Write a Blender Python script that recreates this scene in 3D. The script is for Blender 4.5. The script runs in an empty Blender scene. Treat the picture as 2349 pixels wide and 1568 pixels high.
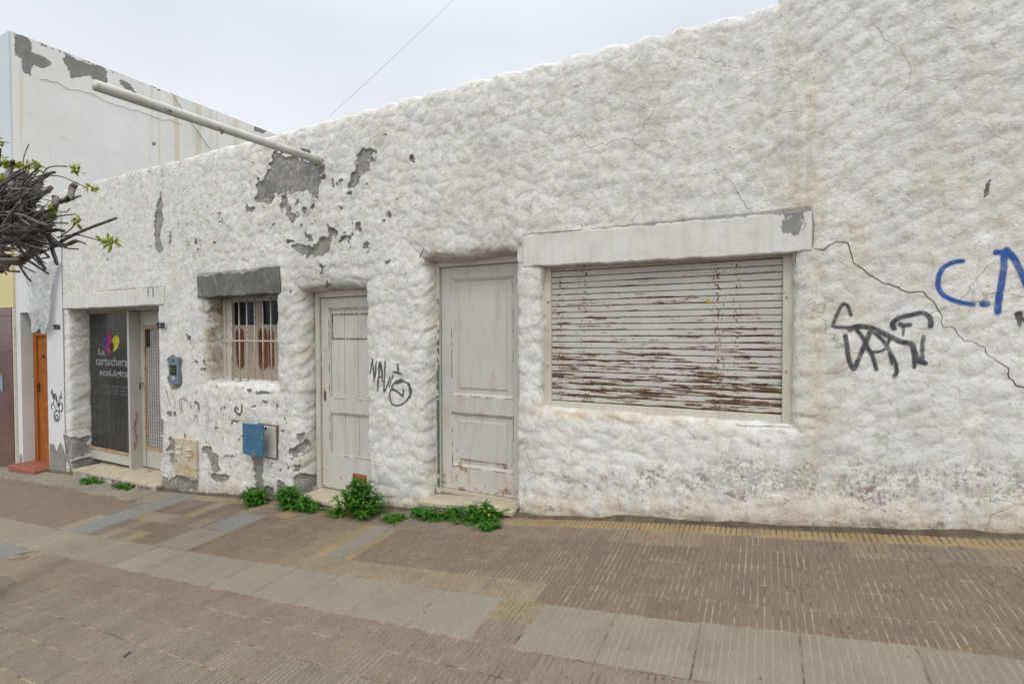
import bpy, math, random
import numpy as np
from mathutils import Vector
random.seed(7); rng = np.random.default_rng(11)
R = math.radians
sc = bpy.context.scene
col = sc.collection

# ------------------------------------------------------------------ camera
CF, CYAW, CPITCH, CROLL, CD, EYE = 1145.0, 26.7, -1.1, 0.17, 3.76, 1.6   # focal in px of a 2349 px wide picture
_y, _p, _r = R(CYAW), R(CPITCH), R(CROLL)
FW = np.array([-math.sin(_y)*math.cos(_p), math.cos(_y)*math.cos(_p), math.sin(_p)])
_rt = np.array([math.cos(_y), math.sin(_y), 0.0]); _up = np.cross(_rt, FW)
RT = _rt*math.cos(_r) - _up*math.sin(_r); UP = np.cross(RT, FW)
CO = np.array([0.0, -CD, EYE])
cd = bpy.data.cameras.new('camera'); cam = bpy.data.objects.new('camera', cd); col.objects.link(cam)
cd.sensor_width = 36; cd.lens = 36*CF/2349; cd.clip_start = 0.05; cd.clip_end = 600
from mathutils import Matrix
M4 = Matrix(((RT[0], UP[0], -FW[0], CO[0]), (RT[1], UP[1], -FW[1], CO[1]), (RT[2], UP[2], -FW[2], CO[2]), (0, 0, 0, 1)))
cam.matrix_world = M4
sc.camera = cam

def at(x, y, Y=0.0):
    """point where the sight line of a photo pixel meets the plane y = Y of the real scene"""
    d = FW + RT*(x-1174.5)/CF - UP*(y-784)/CF
    return CO + d*((Y-CO[1])/d[1])

# ------------------------------------------------------------------ sky, sun, exposure
SUN_EL, SUN_AZ = R(56), R(150)          # sun behind cloud, over the street behind the camera (az: 0 = +y, clockwise)
sdir = Vector((math.sin(SUN_AZ)*math.cos(SUN_EL), math.cos(SUN_AZ)*math.cos(SUN_EL), math.sin(SUN_EL)))
w = bpy.data.worlds.new("World"); sc.world = w; w.use_nodes = True
nt = w.node_tree; nt.nodes.clear()
def nd(t, typ, **kw):
    n = t.nodes.new(typ)
    for k, v in kw.items():
        if k in n.inputs.keys(): n.inputs[k].default_value = v
        else: setattr(n, k, v)
    return n
sky = nd(nt, 'ShaderNodeTexSky'); sky.sky_type = 'NISHITA'; sky.sun_disc = False
sky.sun_elevation = SUN_EL; sky.sun_rotation = SUN_AZ
bg1 = nd(nt, 'ShaderNodeBackground'); bg1.inputs['Strength'].default_value = 0.06
nt.links.new(sky.outputs[0], bg1.inputs[0])
tc = nd(nt, 'ShaderNodeTexCoord')
sep = nd(nt, 'ShaderNodeSeparateXYZ'); nt.links.new(tc.outputs['Generated'], sep.inputs[0])
ramp = nd(nt, 'ShaderNodeValToRGB'); nt.links.new(sep.outputs['Z'], ramp.inputs[0])
e = ramp.color_ramp.elements
e[0].position = 0.0; e[0].color = (1.12, 1.12, 1.11, 1)
e[1].position = 1.0; e[1].color = (1.55, 1.6, 1.7, 1)
q = e.new(0.22); q.color = (1.04, 1.06, 1.085, 1)
q = e.new(0.5); q.color = (0.86, 0.915, 0.975, 1)
noi = nd(nt, 'ShaderNodeTexNoise'); noi.inputs['Scale'].default_value = 1.6; noi.inputs['Detail'].default_value = 4
mp = nd(nt, 'ShaderNodeMapping'); mp.inputs['Scale'].default_value = (1, 1, 2.6)
nt.links.new(tc.outputs['Generated'], mp.inputs[0]); nt.links.new(mp.outputs[0], noi.inputs[0])
nr = nd(nt, 'ShaderNodeMapRange'); nr.inputs[1].default_value = 0.3; nr.inputs[2].default_value = 0.7; nr.inputs[3].default_value = 0.92; nr.inputs[4].default_value = 1.06
nt.links.new(noi.outputs[0], nr.inputs[0])
dot = nd(nt, 'ShaderNodeVectorMath', operation='DOT_PRODUCT'); dot.inputs[1].default_value = sdir
nt.links.new(tc.outputs['Generated'], dot.inputs[0])
gl = nd(nt, 'ShaderNodeMapRange'); gl.interpolation_type = 'SMOOTHSTEP'
gl.inputs[1].default_value = 0.1; gl.inputs[2].default_value = 1.0; gl.inputs[3].default_value = 0.0; gl.inputs[4].default_value = 0.9
nt.links.new(dot.outputs['Value'], gl.inputs[0])
ml = nd(nt, 'ShaderNodeMath', operation='ADD'); nt.links.new(nr.outputs[0], ml.inputs[0]); nt.links.new(gl.outputs[0], ml.inputs[1])
bg2 = nd(nt, 'ShaderNodeBackground'); nt.links.new(ramp.outputs[0], bg2.inputs[0]); nt.links.new(ml.outputs[0], bg2.inputs[1])
mixw = nd(nt, 'ShaderNodeMixShader'); mixw.inputs[0].default_value = 0.88
nt.links.new(bg1.outputs[0], mixw.inputs[1]); nt.links.new(bg2.outputs[0], mixw.inputs[2])
wo = nd(nt, 'ShaderNodeOutputWorld'); nt.links.new(mixw.outputs[0], wo.inputs[0])

sd = bpy.data.lights.new('sun', 'SUN'); sd.energy = 0.95; sd.angle = R(16); sd.color = (1.0, 0.96, 0.9)
so = bpy.data.objects.new('sun', sd); col.objects.link(so)
so.rotation_euler = (-sdir).to_track_quat('-Z', 'Y').to_euler()
sc.view_settings.view_transform = 'Standard'; sc.view_settings.look = 'None'
sc.view_settings.exposure = 0.0; sc.view_settings.gamma = 1.0

# ------------------------------------------------------------------ numpy noise
_L = rng.random((64, 256, 256)).astype(np.float32)
def vnoise(x, y, seed=0):
    x = np.asarray(x, np.float64)+37.3*seed; y = np.asarray(y, np.float64)+11.7*seed
    xi = np.floor(x).astype(int); yi = np.floor(y).astype(int)
    fx = x-xi; fy = y-yi
    fx = fx*fx*fx*(fx*(fx*6-15)+10); fy = fy*fy*fy*(fy*(fy*6-15)+10)
    L = _L[seed % 64]
    a = L[xi & 255, yi & 255]; b = L[(xi+1) & 255, yi & 255]; c = L[xi & 255, (yi+1) & 255]; d = L[(xi+1) & 255, (yi+1) & 255]
    return (a*(1-fx)+b*fx)*(1-fy)+(c*(1-fx)+d*fx)*fy
def fbm(x, y, s, octv=4, seed=0, gain=0.5):
    r = 0; amp = 1; tot = 0
    for i in range(octv):
        r = r+amp*(vnoise(x/s, y/s, seed+i*5)-0.5)*2; tot += amp; amp *= gain; s = s/2.03
    return r/tot
def domes(x, y, s, seed=0, k=14.0):
    """smooth cellular lumps, 0 in the creases to 1 on the crowns"""
    gx = x/s; gy = y/s
    xi = np.floor(gx).astype(int); yi = np.floor(gy).astype(int)
    acc = np.zeros_like(gx); A = _L[seed % 64]; B = _L[(seed+1) % 64]
    f1 = np.full_like(gx, 9.0); f2 = np.full_like(gx, 9.0)
    for i in (-1, 0, 1):
        for j in (-1, 0, 1):
            px = xi+i+0.15+0.7*A[(xi+i) & 255, (yi+j) & 255]; py = yi+j+0.15+0.7*B[(xi+i) & 255, (yi+j) & 255]
            d = np.sqrt((px-gx)**2+(py-gy)**2)
            m = d < f1
            f2 = np.where(m, f1, np.minimum(f2, d)); f1 = np.where(m, d, f1)
    e = f2-f1
    return 1-np.exp(-e*3.2), 1-np.clip(f1, 0, 1)**2
def dabs(x, y, s, seed=0, k=9.0, tx=0.0, ty=-1.0):
    """overlapping trowel dabs: each cell domed, tilted and set at its own height, softly joined"""
    gx = x/s; gy = y/s; xi = np.floor(gx).astype(int); yi = np.floor(gy).astype(int)
    A = _L[seed % 64]; B = _L[(seed+1) % 64]; C = _L[(seed+2) % 64]; n = 0; w_ = 1e-9
    for i in (-1, 0, 1):
        for j in (-1, 0, 1):
            I = (xi+i) & 255; J = (yi+j) & 255
            px = gx-(xi+i+.1+.8*A[I, J]); py = gy-(yi+j+.1+.8*B[I, J]); d2 = px*px+py*py
            w = np.exp(-k*d2); h = (C[I, J]-.5)*.9+(tx*px+ty*py)*.9-.9*d2
            n = n+w*h; w_ = w_+w
    return n/w_
def sstep(a, b, x):
    t = np.clip((x-a)/(b-a), 0, 1); return t*t*(3-2*t)
def seg_dist(px, py, pts):
    d = np.full(px.shape, 1e3)
    for (ax, ay), (bx, by) in zip(pts[:-1], pts[1:]):
        vx, vy = bx-ax, by-ay; L2 = vx*vx+vy*vy+1e-12
        t = np.clip(((px-ax)*vx+(py-ay)*vy)/L2, 0, 1)
        d = np.minimum(d, np.hypot(px-ax-t*vx, py-ay-t*vy))
    return d
def poly_sd(px, py, pts):
    d = seg_dist(px, py, pts+[pts[0]])
    ins = np.zeros(px.shape, bool)
    n = len(pts)
    for i in range(n):
        x1, y1 = pts[i]; x2, y2 = pts[(i+1) % n]
        if y1 == y2: continue
        c = ((y1 > py) != (y2 > py)) & (px < (x2-x1)*(py-y1)/(y2-y1)+x1)
        ins ^= c
    return np.where(ins, d, -d)          # positive inside

# ------------------------------------------------------------------ object helpers
def tag(o, label=None, cat=None, group=None, kind=None):
    if label: o['label'] = label
    if cat: o['category'] = cat
    if group: o['group'] = group
    if kind: o['kind'] = kind
    return o
def empty(name, loc=(0, 0, 0), rz=0.0):
    o = bpy.data.objects.new(name, None); o.location = loc; o.rotation_euler = (0, 0, rz); o.empty_display_size = 0.1
    col.objects.link(o); return o
class MB:
    def __init__(s): s.v = []; s.f = []; s.mi = []
    def add(s, vs, fs, mi=0):
        n = len(s.v); s.v += [tuple(map(float, v)) for v in vs]; s.f += [tuple(i+n for i in f) for f in fs]; s.mi += [mi]*len(fs)
    def box(s, x0, x1, y0, y1, z0, z1, mi=0):
        v = [(x, y, z) for x in (x0, x1) for y in (y0, y1) for z in (z0, z1)]
        s.add(v, [(0, 1, 3, 2), (4, 6, 7, 5), (0, 4, 5, 1), (2, 3, 7, 6), (0, 2, 6, 4), (1, 5, 7, 3)], mi)
    def bevbox(s, x0, x1, y0, y1, z0, z1, b=0.004, mi=0):
        """box with its front (low y) edges chamfered"""
        v = [(x0, y1, z0), (x1, y1, z0), (x1, y1, z1), (x0, y1, z1), (x0, y0+b, z0), (x1, y0+b, z0), (x1, y0+b, z1), (x0, y0+b, z1),
             (x0+b, y0, z0+b), (x1-b, y0, z0+b), (x1-b, y0, z1-b), (x0+b, y0, z1-b)]
        f = [(0, 3, 2, 1), (0, 1, 5, 4), (1, 2, 6, 5), (2, 3, 7, 6), (3, 0, 4, 7), (4, 5, 9, 8), (5, 6, 10, 9), (6, 7, 11, 10), (7, 4, 8, 11), (8, 9, 10, 11)]
        s.add(v, f, mi)
    def tube(s, pts, rad, n=8, mi=0, cap=True):
        pts = [Vector(p) for p in pts]; rs = rad if hasattr(rad, '__len__') else [rad]*len(pts)
        rings = []; t0 = None; nrm = None
        for i, p in enumerate(pts):
            a = pts[max(i-1, 0)]; b = pts[min(i+1, len(pts)-1)]; t = (b-a).normalized()
            if nrm is None:
                nrm = t.orthogonal().normalized()
            else:
                nrm = (nrm-t*nrm.dot(t)); nrm = nrm.normalized() if nrm.length > 1e-6 else t.orthogonal().normalized()
            bn = t.cross(nrm)
            rings.append([p+(nrm*math.cos(2*math.pi*k/n)+bn*math.sin(2*math.pi*k/n))*rs[i] for k in range(n)])
        vs = [v for r in rings for v in r]; fs = []
        for i in range(len(pts)-1):
            for k in range(n):
                k2 = (k+1) % n; fs.append((i*n+k, i*n+k2, (i+1)*n+k2, (i+1)*n+k))
        if cap: fs += [tuple(range(n))[::-1], tuple((len(pts)-1)*n+k for k in range(n))]
        s.add(vs, fs, mi)
    def build(s, name, mats, parent=None, smooth=False):
        me = bpy.data.meshes.new(name); me.from_pydata(s.v, [], s.f)
        for m in (mats if isinstance(mats, (list, tuple)) else [mats]): me.materials.append(m)
        if any(s.mi): me.polygons.foreach_set('material_index', s.mi)
        if smooth: me.polygons.foreach_set('use_smooth', [True]*len(s.f))
        me.update(); o = bpy.data.objects.new(name, me); col.objects.link(o)
        if parent: o.parent = parent; o.matrix_parent_inverse = Matrix.Translation(-parent.location)
        return o
def grid_obj(name, P, mask, mats, parent=None, attrs=None, mi=None):
    """P (nu, nv, 3) -> mesh, faces where mask (nu-1, nv-1)"""
    nu, nv = P.shape[:2]
    I, J = np.nonzero(mask)
    a = I*nv+J; fs = np.stack([a, a+nv, a+nv+1, a+1], 1)
    used, inv = np.unique(fs, return_inverse=True); fs = inv.reshape(-1, 4)
    V = P.reshape(-1, 3)[used]
    me = bpy.data.meshes.new(name); me.vertices.add(len(V)); me.vertices.foreach_set('co', V.astype(np.float32).ravel())
    me.loops.add(len(fs)*4); me.loops.foreach_set('vertex_index', fs.astype(np.int32).ravel())
    me.polygons.add(len(fs)); me.polygons.foreach_set('loop_start', np.arange(0, len(fs)*4, 4, dtype=np.int32))
    me.polygons.foreach_set('use_smooth', np.ones(len(fs), bool))
    for m in (mats if isinstance(mats, (list, tuple)) else [mats]): me.materials.append(m)
    me.update(calc_edges=True); me.validate()
    for k, A in (attrs or {}).items():
        at_ = me.attributes.new(k, 'FLOAT', 'POINT'); at_.data.foreach_set('value', A.reshape(-1)[used].astype(np.float32))
    o = bpy.data.objects.new(name, me); col.objects.link(o)
    if parent: o.parent = parent; o.matrix_parent_inverse = Matrix.Translation(-parent.location)
    return o

# ------------------------------------------------------------------ material helpers
class NT:
    def __init__(s, name):
        s.m = bpy.data.materials.new(name); s.m.use_nodes = True; s.t = s.m.node_tree
        s.b = s.t.nodes['Principled BSDF']; s.out = s.t.nodes['Material Output']; s.b.inputs['Roughness'].default_value = 0.85
        s.b.inputs['Specular IOR Level'].default_value = 0.25
        s.co = s.t.nodes.new('ShaderNodeTexCoord').outputs['Object']
    def L(s, a, b): s.t.links.new(a, b)
    def map(s, scale=(1, 1, 1), loc=(0, 0, 0), rot=(0, 0, 0)):
        n = s.t.nodes.new('ShaderNodeMapping'); n.inputs['Scale'].default_value = scale; n.inputs['Location'].default_value = loc; n.inputs['Rotation'].default_value = rot
        s.L(s.co, n.inputs[0]); return n.outputs[0]
    def noise(s, scale, detail=5, rough=0.55, vec=None, dist=0.0):
        n = s.t.nodes.new('ShaderNodeTexNoise'); n.inputs['Scale'].default_value = scale; n.inputs['Detail'].default_value = detail
        n.inputs['Roughness'].default_value = rough; n.inputs['Distortion'].default_value = dist
        s.L(vec or s.co, n.inputs['Vector']); return n.outputs[0]
    def voro(s, scale, feature='F1', vec=None, rand=1.0):
        n = s.t.nodes.new('ShaderNodeTexVoronoi'); n.feature = feature; n.inputs['Scale'].default_value = scale; n.inputs['Randomness'].default_value = rand
        s.L(vec or s.co, n.inputs['Vector']); return n.outputs['Distance']
    def rng(s, v, a, b, c=0.0, d=1.0, smooth=False):
        n = s.t.nodes.new('ShaderNodeMapRange'); n.inputs[1].default_value = a; n.inputs[2].default_value = b; n.inputs[3].default_value = c; n.inputs[4].default_value = d
        if smooth: n.interpolation_type = 'SMOOTHSTEP'
        s.L(v, n.inputs[0]); return n.outputs[0]
    def math(s, op, a, b=None, clamp=False):
        n = s.t.nodes.new('ShaderNodeMath'); n.operation = op; n.use_clamp = clamp
        for i, v in enumerate((a, b)):
            if v is None: continue
            if isinstance(v, (int, float)): n.inputs[i].default_value = v
            else: s.L(v, n.inputs[i])
        return n.outputs[0]
    def attr(s, name):
        n = s.t.nodes.new('ShaderNodeAttribute'); n.attribute_name = name; return n.outputs['Fac']
    def attrc(s, name):
        n = s.t.nodes.new('ShaderNodeAttribute'); n.attribute_name = name; return n.outputs['Color']
    def mix(s, f, a, b, blend='MIX'):
        n = s.t.nodes.new('ShaderNodeMix'); n.data_type = 'RGBA'; n.blend_type = blend
        for i, v in ((0, f), (6, a), (7, b)):
            if isinstance(v, (int, float)): n.inputs[i].default_value = v
            elif isinstance(v, tuple): n.inputs[i].default_value = v+(1,) if len(v) == 3 else v
            else: s.L(v, n.inputs[i])
        return n.outputs[2]
    def sepxyz(s):
        n = s.t.nodes.new('ShaderNodeSeparateXYZ'); s.L(s.co, n.inputs[0]); return n.outputs
    def color(s, c): s.L(c, s.b.inputs['Base Color'])
    def bump(s, h, strength=0.5, dist=0.01):
        n = s.t.nodes.new('ShaderNodeBump'); n.inputs['Strength'].default_value = strength; n.inputs['Distance'].default_value = dist
        s.L(h, n.inputs['Height']); s.L(n.outputs[0], s.b.inputs['Normal']); return n
def simple(name, c1, c2=None, scale=12, rough=0.8, bump=0.3, metal=0.0, spec=0.25, bdist=0.003):
    m = NT(name); c2 = c2 or tuple(x*0.8 for x in c1)
    m.color(m.mix(m.rng(m.noise(scale, 6), 0.35, 0.65), c1, c2))
    m.b.inputs['Roughness'].default_value = rough; m.b.inputs['Metallic'].default_value = metal; m.b.inputs['Specular IOR Level'].default_value = spec
    if bump: m.bump(m.noise(scale*6, 4), bump, bdist)
    return m.m

GREY = (0.255, 0.242, 0.215)
def mat_plaster():
    m = NT('plaster_wall')
    big = m.noise(0.9, 5); mid = m.noise(5, 6, 0.6); fine = m.noise(38, 6, 0.7); grit = m.noise(150, 3, 0.7)
    base = m.mix(m.rng(big, 0.35, 0.65), (0.68, 0.662, 0.625), (0.64, 0.63, 0.605))
    yel = m.attr('yel')
    yf = m.math('MULTIPLY', m.rng(mid, 0.42, 0.68), m.rng(m.noise(1.3, 4), 0.38, 0.62, 0.15, 1.0))
    base = m.mix(m.math('MULTIPLY', yf, 0.62), base, (0.56, 0.495, 0.375))
    base = m.mix(m.math('MULTIPLY', m.rng(m.noise(13, 6, 0.75), 0.48, 0.64), 0.7), base, (0.455, 0.405, 0.315))
    base = m.mix(m.math('MULTIPLY', m.rng(m.noise(24, 5, 0.75, vec=m.map((1, 1, 1), (5, 3, 1))), 0.585, 0.65), 0.6), base, (0.34, 0.285, 0.20))
    stk = m.noise(1.0, 6, 0.7, vec=m.map((7.0, 7.0, 0.55)))
    base = m.mix(m.math('MULTIPLY', m.math('MULTIPLY', yel, m.rng(stk, 0.34, 0.60)), m.rng(fine, 0.3, 0.62, 0.6, 1.0)), base, (0.42, 0.335, 0.20))
    # grey smears
    base = m.mix(m.math('MULTIPLY', m.rng(m.noise(3.1, 7, 0.68), 0.48, 0.70), 0.5), base, (0.41, 0.405, 0.39))
    # weather dirt specks
    dirt = m.attr('dirt')
    sp = m.math('SUBTRACT', m.math('ADD', m.math('MULTIPLY', fine, 0.6), m.math('MULTIPLY', m.noise(9, 5, 0.65), 0.4)), m.rng(dirt, 0, 1, 0.69, 0.475))
    spm = m.rng(sp, 0.0, 0.035)
    base = m.mix(m.math('MULTIPLY', spm, m.rng(m.noise(5, 5, .7), .38, .62, .3, .8)), base, (0.225, 0.205, 0.16))
    grain = m.math('SUBTRACT', grit, m.rng(dirt, 0, 1, 0.70, 0.58))
    base = m.mix(m.math('MULTIPLY', m.rng(grain, 0.0, 0.03), 0.55), base, (0.20, 0.17, 0.13))
    # hairline crazing, broken up
    wv = m.t.nodes.new('ShaderNodeVectorMath'); wv.operation = 'ADD'
    nz = m.t.nodes.new('ShaderNodeTexNoise'); nz.inputs['Scale'].default_value = 4.0; nz.inputs['Detail'].default_value = 6; m.L(m.co, nz.inputs['Vector'])
    sc_ = m.t.nodes.new('ShaderNodeVectorMath'); sc_.operation = 'SCALE'; sc_.inputs['Scale'].default_value = 0.34
    m.L(nz.outputs['Color'], sc_.inputs[0]); m.L(m.co, wv.inputs[0]); m.L(sc_.outputs[0], wv.inputs[1])
    ed = m.voro(1.25, 'DISTANCE_TO_EDGE', vec=wv.outputs[0])
    crk = m.math('MULTIPLY', m.rng(ed, 0.0015, 0.0055, 1, 0), m.rng(m.noise(1.4, 3), 0.50, 0.58))
    base = m.mix(m.math('MULTIPLY', crk, 0.28), base, (0.36, 0.30, 0.21))
    # purple paint showing through near the ground
    pur = m.attr('purple')
    pm = m.math('MULTIPLY', m.rng(m.math('ADD', m.noise(22, 5, 0.7), m.math('MULTIPLY', pur, 0.2)), 0.70, 0.72), m.rng(pur, 0.1, 0.4))
    base = m.mix(m.math('MULTIPLY', pm, 0.6), base, (0.19, 0.085, 0.12))
    # bare render where the skin has fallen off
    pe = m.math('ADD', m.attr('peel'), m.math('ADD', m.math('MULTIPLY', m.math('SUBTRACT', m.noise(55, 6, 0.72), 0.5), 0.024), m.math('MULTIPLY', m.math('SUBTRACT', m.noise(13, 7, 0.75), 0.5), 0.075)))
    pk = m.rng(pe, -0.001, 0.0015)
    gr = m.mix(m.rng(m.noise(5, 7, 0.75), 0.38, 0.62), (0.27, 0.255, 0.225), (0.155, 0.147, 0.128))
    gr = m.mix(m.math('MULTIPLY', m.rng(m.noise(24, 7, 0.78), 0.535, 0.60), 0.8), gr, (0.42, 0.41, 0.38))
    gr = m.mix(m.math('MULTIPLY', m.rng(m.noise(4.5, 6, 0.7), 0.48, 0.60), 0.6), gr, (0.33, 0.31, 0.27))
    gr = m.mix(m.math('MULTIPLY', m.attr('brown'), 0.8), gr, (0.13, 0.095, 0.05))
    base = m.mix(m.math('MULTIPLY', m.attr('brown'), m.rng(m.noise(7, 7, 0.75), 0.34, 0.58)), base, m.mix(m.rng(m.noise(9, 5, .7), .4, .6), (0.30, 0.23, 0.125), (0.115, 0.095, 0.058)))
    col_ = m.mix(pk, base, gr)
    m.color(col_); m.b.inputs['Roughness'].default_value = 0.92; m.b.inputs['Specular IOR Level'].default_value = 0.12
    h = m.math('ADD', m.math('MULTIPLY', m.noise(42, 6, 0.68), 0.75), m.math('MULTIPLY', m.noise(190, 3, 0.6), 0.25))
    h = m.math('SUBTRACT', h, m.math('MULTIPLY', pk, 0.9)); h = m.math('SUBTRACT', h, m.math('MULTIPLY', crk, 0.5))
    m.bump(h, 1.0, 0.010)
    return m.m
M_PL = mat_plaster()

def mat_smooth_wall(name, c1, c2, peel_amt=0.0, streak=0.3, use=True):
    """smooth painted render with stains; optional 'peel' attribute"""
    m = NT(name)
    base = m.mix(m.rng(m.noise(1.1, 6, 0.6), 0.35, 0.65), c1, c2)
    st = m.noise(1.0, 5, 0.6, vec=m.map((4.6, 4.6, 0.12)))
    base = m.mix(m.math('MULTIPLY', m.rng(st, 0.56, 0.66), streak), base, (0.56, 0.48, 0.33))
    base = m.mix(m.math('MULTIPLY', m.rng(m.noise(6, 7, 0.72), 0.56, 0.72), 0.35), base, (0.42, 0.41, 0.40))
    pe = m.math('ADD', m.attr('peel') if use else -1.0, m.math('MULTIPLY', m.math('SUBTRACT', m.noise(9, 7, 0.75), 0.5), 0.16 if peel_amt else 0.05))
    pk = m.rng(pe, -0.002, 0.004)
    gr = m.mix(m.rng(m.noise(6, 7, 0.7), 0.3, 0.7), GREY, (0.17, 0.16, 0.145))
    m.color(m.mix(pk, base, gr)); m.bump(m.math('SUBTRACT', m.noise(40, 5), m.math('MULTIPLY', pk, 1.2)), 0.4, 0.006)
    return m.m
M_SIDE = mat_smooth_wall('party_wall_paint', (0.71, 0.70, 0.665), (0.65, 0.64, 0.60), 1, 0.75)
M_936 = mat_smooth_wall('smooth_white_wall', (0.59, 0.59, 0.58), (0.54, 0.535, 0.52), 0, 0.15)
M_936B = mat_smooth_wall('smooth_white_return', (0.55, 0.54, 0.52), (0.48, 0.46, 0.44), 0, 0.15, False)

def mat_paintwood(name, paint=(0.53, 0.50, 0.455), under=(0.16, 0.085, 0.05), grain=(1, 1, 1), amount=0.6, zgrad=None, scale=8, rough=0.6, dirty=0.35):
    m = NT(name); xyz = m.sepxyz()
    v = m.map(grain)
    n1 = m.noise(scale, 7, 0.72, vec=v); n2 = m.noise(2.2, 4)
    base = m.mix(m.rng(n2, 0.35, 0.65), paint, tuple(x*0.9 for x in paint))
    base = m.mix(m.math('MULTIPLY', m.rng(m.noise(5, 7, 0.7, vec=m.map((3, 3, 0.5))), 0.5, 0.72), dirty), base, (0.33, 0.27, 0.2))
    thr = amount
    val = n1
    if zgrad:
        z0, z1, boost = zgrad
        val = m.math('ADD', n1, m.rng(xyz['Z'], z0, z1, boost, 0.0))
    pk = m.rng(m.math('SUBTRACT', m.math('ADD', m.math('MULTIPLY', val, 0.75), m.math('MULTIPLY', m.noise(45, 5, 0.7), 0.25)), thr), 0.0, 0.012)
    m.color(m.mix(pk, base, m.mix(m.rng(m.noise(30, 4), 0.35, 0.65), under, tuple(x*1.7 for x in under))))
    m.b.inputs['Roughness'].default_value = rough
    m.bump(m.math('SUBTRACT', m.math('MULTIPLY', m.noise(80, 4, vec=m.map((3, 3, 0.25))), 0.5), pk), 0.5, 0.0015)
    return m.m
M_DOOR3 = mat_paintwood('beige_door_paint', amount=0.655, zgrad=(-0.1, 0.35, 0.10), dirty=0.5)
M_DOOR4 = mat_paintwood('worn_door_paint', paint=(0.495, 0.465, 0.42), under=(0.22, 0.15, 0.10), amount=0.655, zgrad=(0.15, 0.95, 0.15), dirty=0.6)
M_FRAME = mat_paintwood('painted_frame', paint=(0.52, 0.485, 0.42), amount=0.635, dirty=0.5)
M_GREEN = mat_paintwood('old_green_paint', paint=(0.085, 0.14, 0.115), under=(0.42, 0.38, 0.32), amount=0.56)
M_DARK = simple('dark_gap', (0.012, 0.011, 0.010), bump=0)
M_LINT = mat_paintwood('lintel_paint', paint=(0.60, 0.60, 0.60), under=(0.24, 0.23, 0.21), amount=0.71, scale=6, dirty=0.4, rough=0.9)
def mat_rust(name, c=(0.42, 0.40, 0.34), amt=0.5, rust=(0.30, 0.13, 0.04), sc_=7):
    m = NT(name)
    b = m.mix(m.rng(m.noise(3, 5), 0.35, 0.65), c, tuple(x*0.85 for x in c))
    b = m.mix(m.rng(m.noise(sc_, 7, 0.7), amt, amt+0.12), b, m.mix(m.rng(m.noise(30, 5), 0.35, 0.65), rust, (0.45, 0.27, 0.10)))
    m.color(b); m.bump(m.noise(70, 4), 0.3, 0.001); m.b.inputs['Roughness'].default_value = 0.7
    return m.m

# ------------------------------------------------------------------ ground surface (street climbs to the right)
XK = np.array([-60, -30, -14, -9.4, -7, -5.5, -3.3, -1.8, -.7, .2, 1.3, 3, 20., 60])
CK = np.array([0, 1.2, 1.6, 2.0, 2.6, 4.2])
ZT = np.array([
 [-5.4, -3.4, -2.45, -2.13, -2.045, -1.91, -1.705, -1.535, -1.385, -1.285, -1.14, -.95, .9, 4.9],
 [-5.5, -3.5, -2.57, -2.27, -2.115, -1.98, -1.765, -1.60, -1.475, -1.345, -1.20, -1.0, .85, 4.8],
 [-5.5, -3.5, -2.58, -2.28, -2.12, -1.99, -1.775, -1.62, -1.50, -1.38, -1.235, -1.04, .8, 4.8],
 [-5.5, -3.5, -2.58, -2.28, -2.12, -1.985, -1.775, -1.635, -1.53, -1.41, -1.28, -1.08, .78, 4.8],
 [-5.5, -3.5, -2.58, -2.28, -2.12, -1.99, -1.80, -1.67, -1.57, -1.46, -1.33, -1.14, .72, 4.7],
 [-5.52, -3.52, -2.60, -2.32, -2.17, -2.05, -1.88, -1.77, -1.68, -1.58, -1.46, -1.28, .6, 4.6]])+EYE
def _pchip(x, xk, yk):
    h = np.diff(xk); d = np.diff(yk)/h; m_ = np.zeros_like(yk)
    m_[0] = d[0]; m_[-1] = d[-1]; m_[1:-1] = (d[:-1]*h[1:]+d[1:]*h[:-1])/(h[1:]+h[:-1])
    i = np.clip(np.searchsorted(xk, x, side='right')-1, 0, len(h)-1); t = np.clip((x-xk[i])/h[i], 0, 1)
    return (2*t**3-3*t**2+1)*yk[i]+(t**3-2*t**2+t)*h[i]*m_[i]+(-2*t**3+3*t**2)*yk[i+1]+(t**3-t**2)*h[i]*m_[i+1]
def gz(X, c):
    X = np.asarray(X, float); c = np.clip(np.asarray(c, float), 0, 4.2)
    X, c = np.broadcast_arrays(X, c); sh = X.shape; X = X.ravel(); c = c.ravel()
    rows = np.array([_pchip(X, XK, r) for r in ZT])
    i = np.clip(np.searchsorted(CK, c, side='right')-1, 0, len(CK)-2); t = (c-CK[i])/(CK[i+1]-CK[i])
    n = np.arange(len(X))
    return (rows[i, n]*(1-t)+rows[i+1, n]*t).reshape(sh)
def g1(x, c): return float(gz(np.array([x]), np.array([c]))[0])

# ground sheet: soil and sand under the paving, street beyond the kerb, out to the horizon
m = NT('sandy_ground')
wl_ = m.rng(m.sepxyz()['Y'], -0.16, -0.05)
m.color(m.mix(m.rng(m.noise(9, 8, 0.78), 0.40, 0.60), m.mix(wl_, (0.30, 0.242, 0.16), (0.12, 0.094, 0.062)), m.mix(wl_, (0.10, 0.08, 0.056), (0.06, 0.047, 0.034))))
m.bump(m.noise(120, 5, 0.7), 0.8, 0.006); M_SOIL = m.m
m = NT('asphalt_road'); m.color(m.mix(m.rng(m.noise(60, 6, 0.7), 0.35, 0.65), (0.06, 0.06, 0.06), (0.045, 0.045, 0.046))); m.bump(m.noise(200, 3), 0.8, 0.004); M_ASP = m.m
xs = np.concatenate([[-400, -200, -100], np.linspace(-60, -14, 24), np.arange(-13.8, 5, 0.1), np.linspace(5, 60, 28), [100, 200, 400]])
cs = np.concatenate([[-300, -80, -20, -6, -0.6], np.arange(-0.4, .29, 0.02), np.arange(0.3, 4.21, 0.1)])
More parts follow.
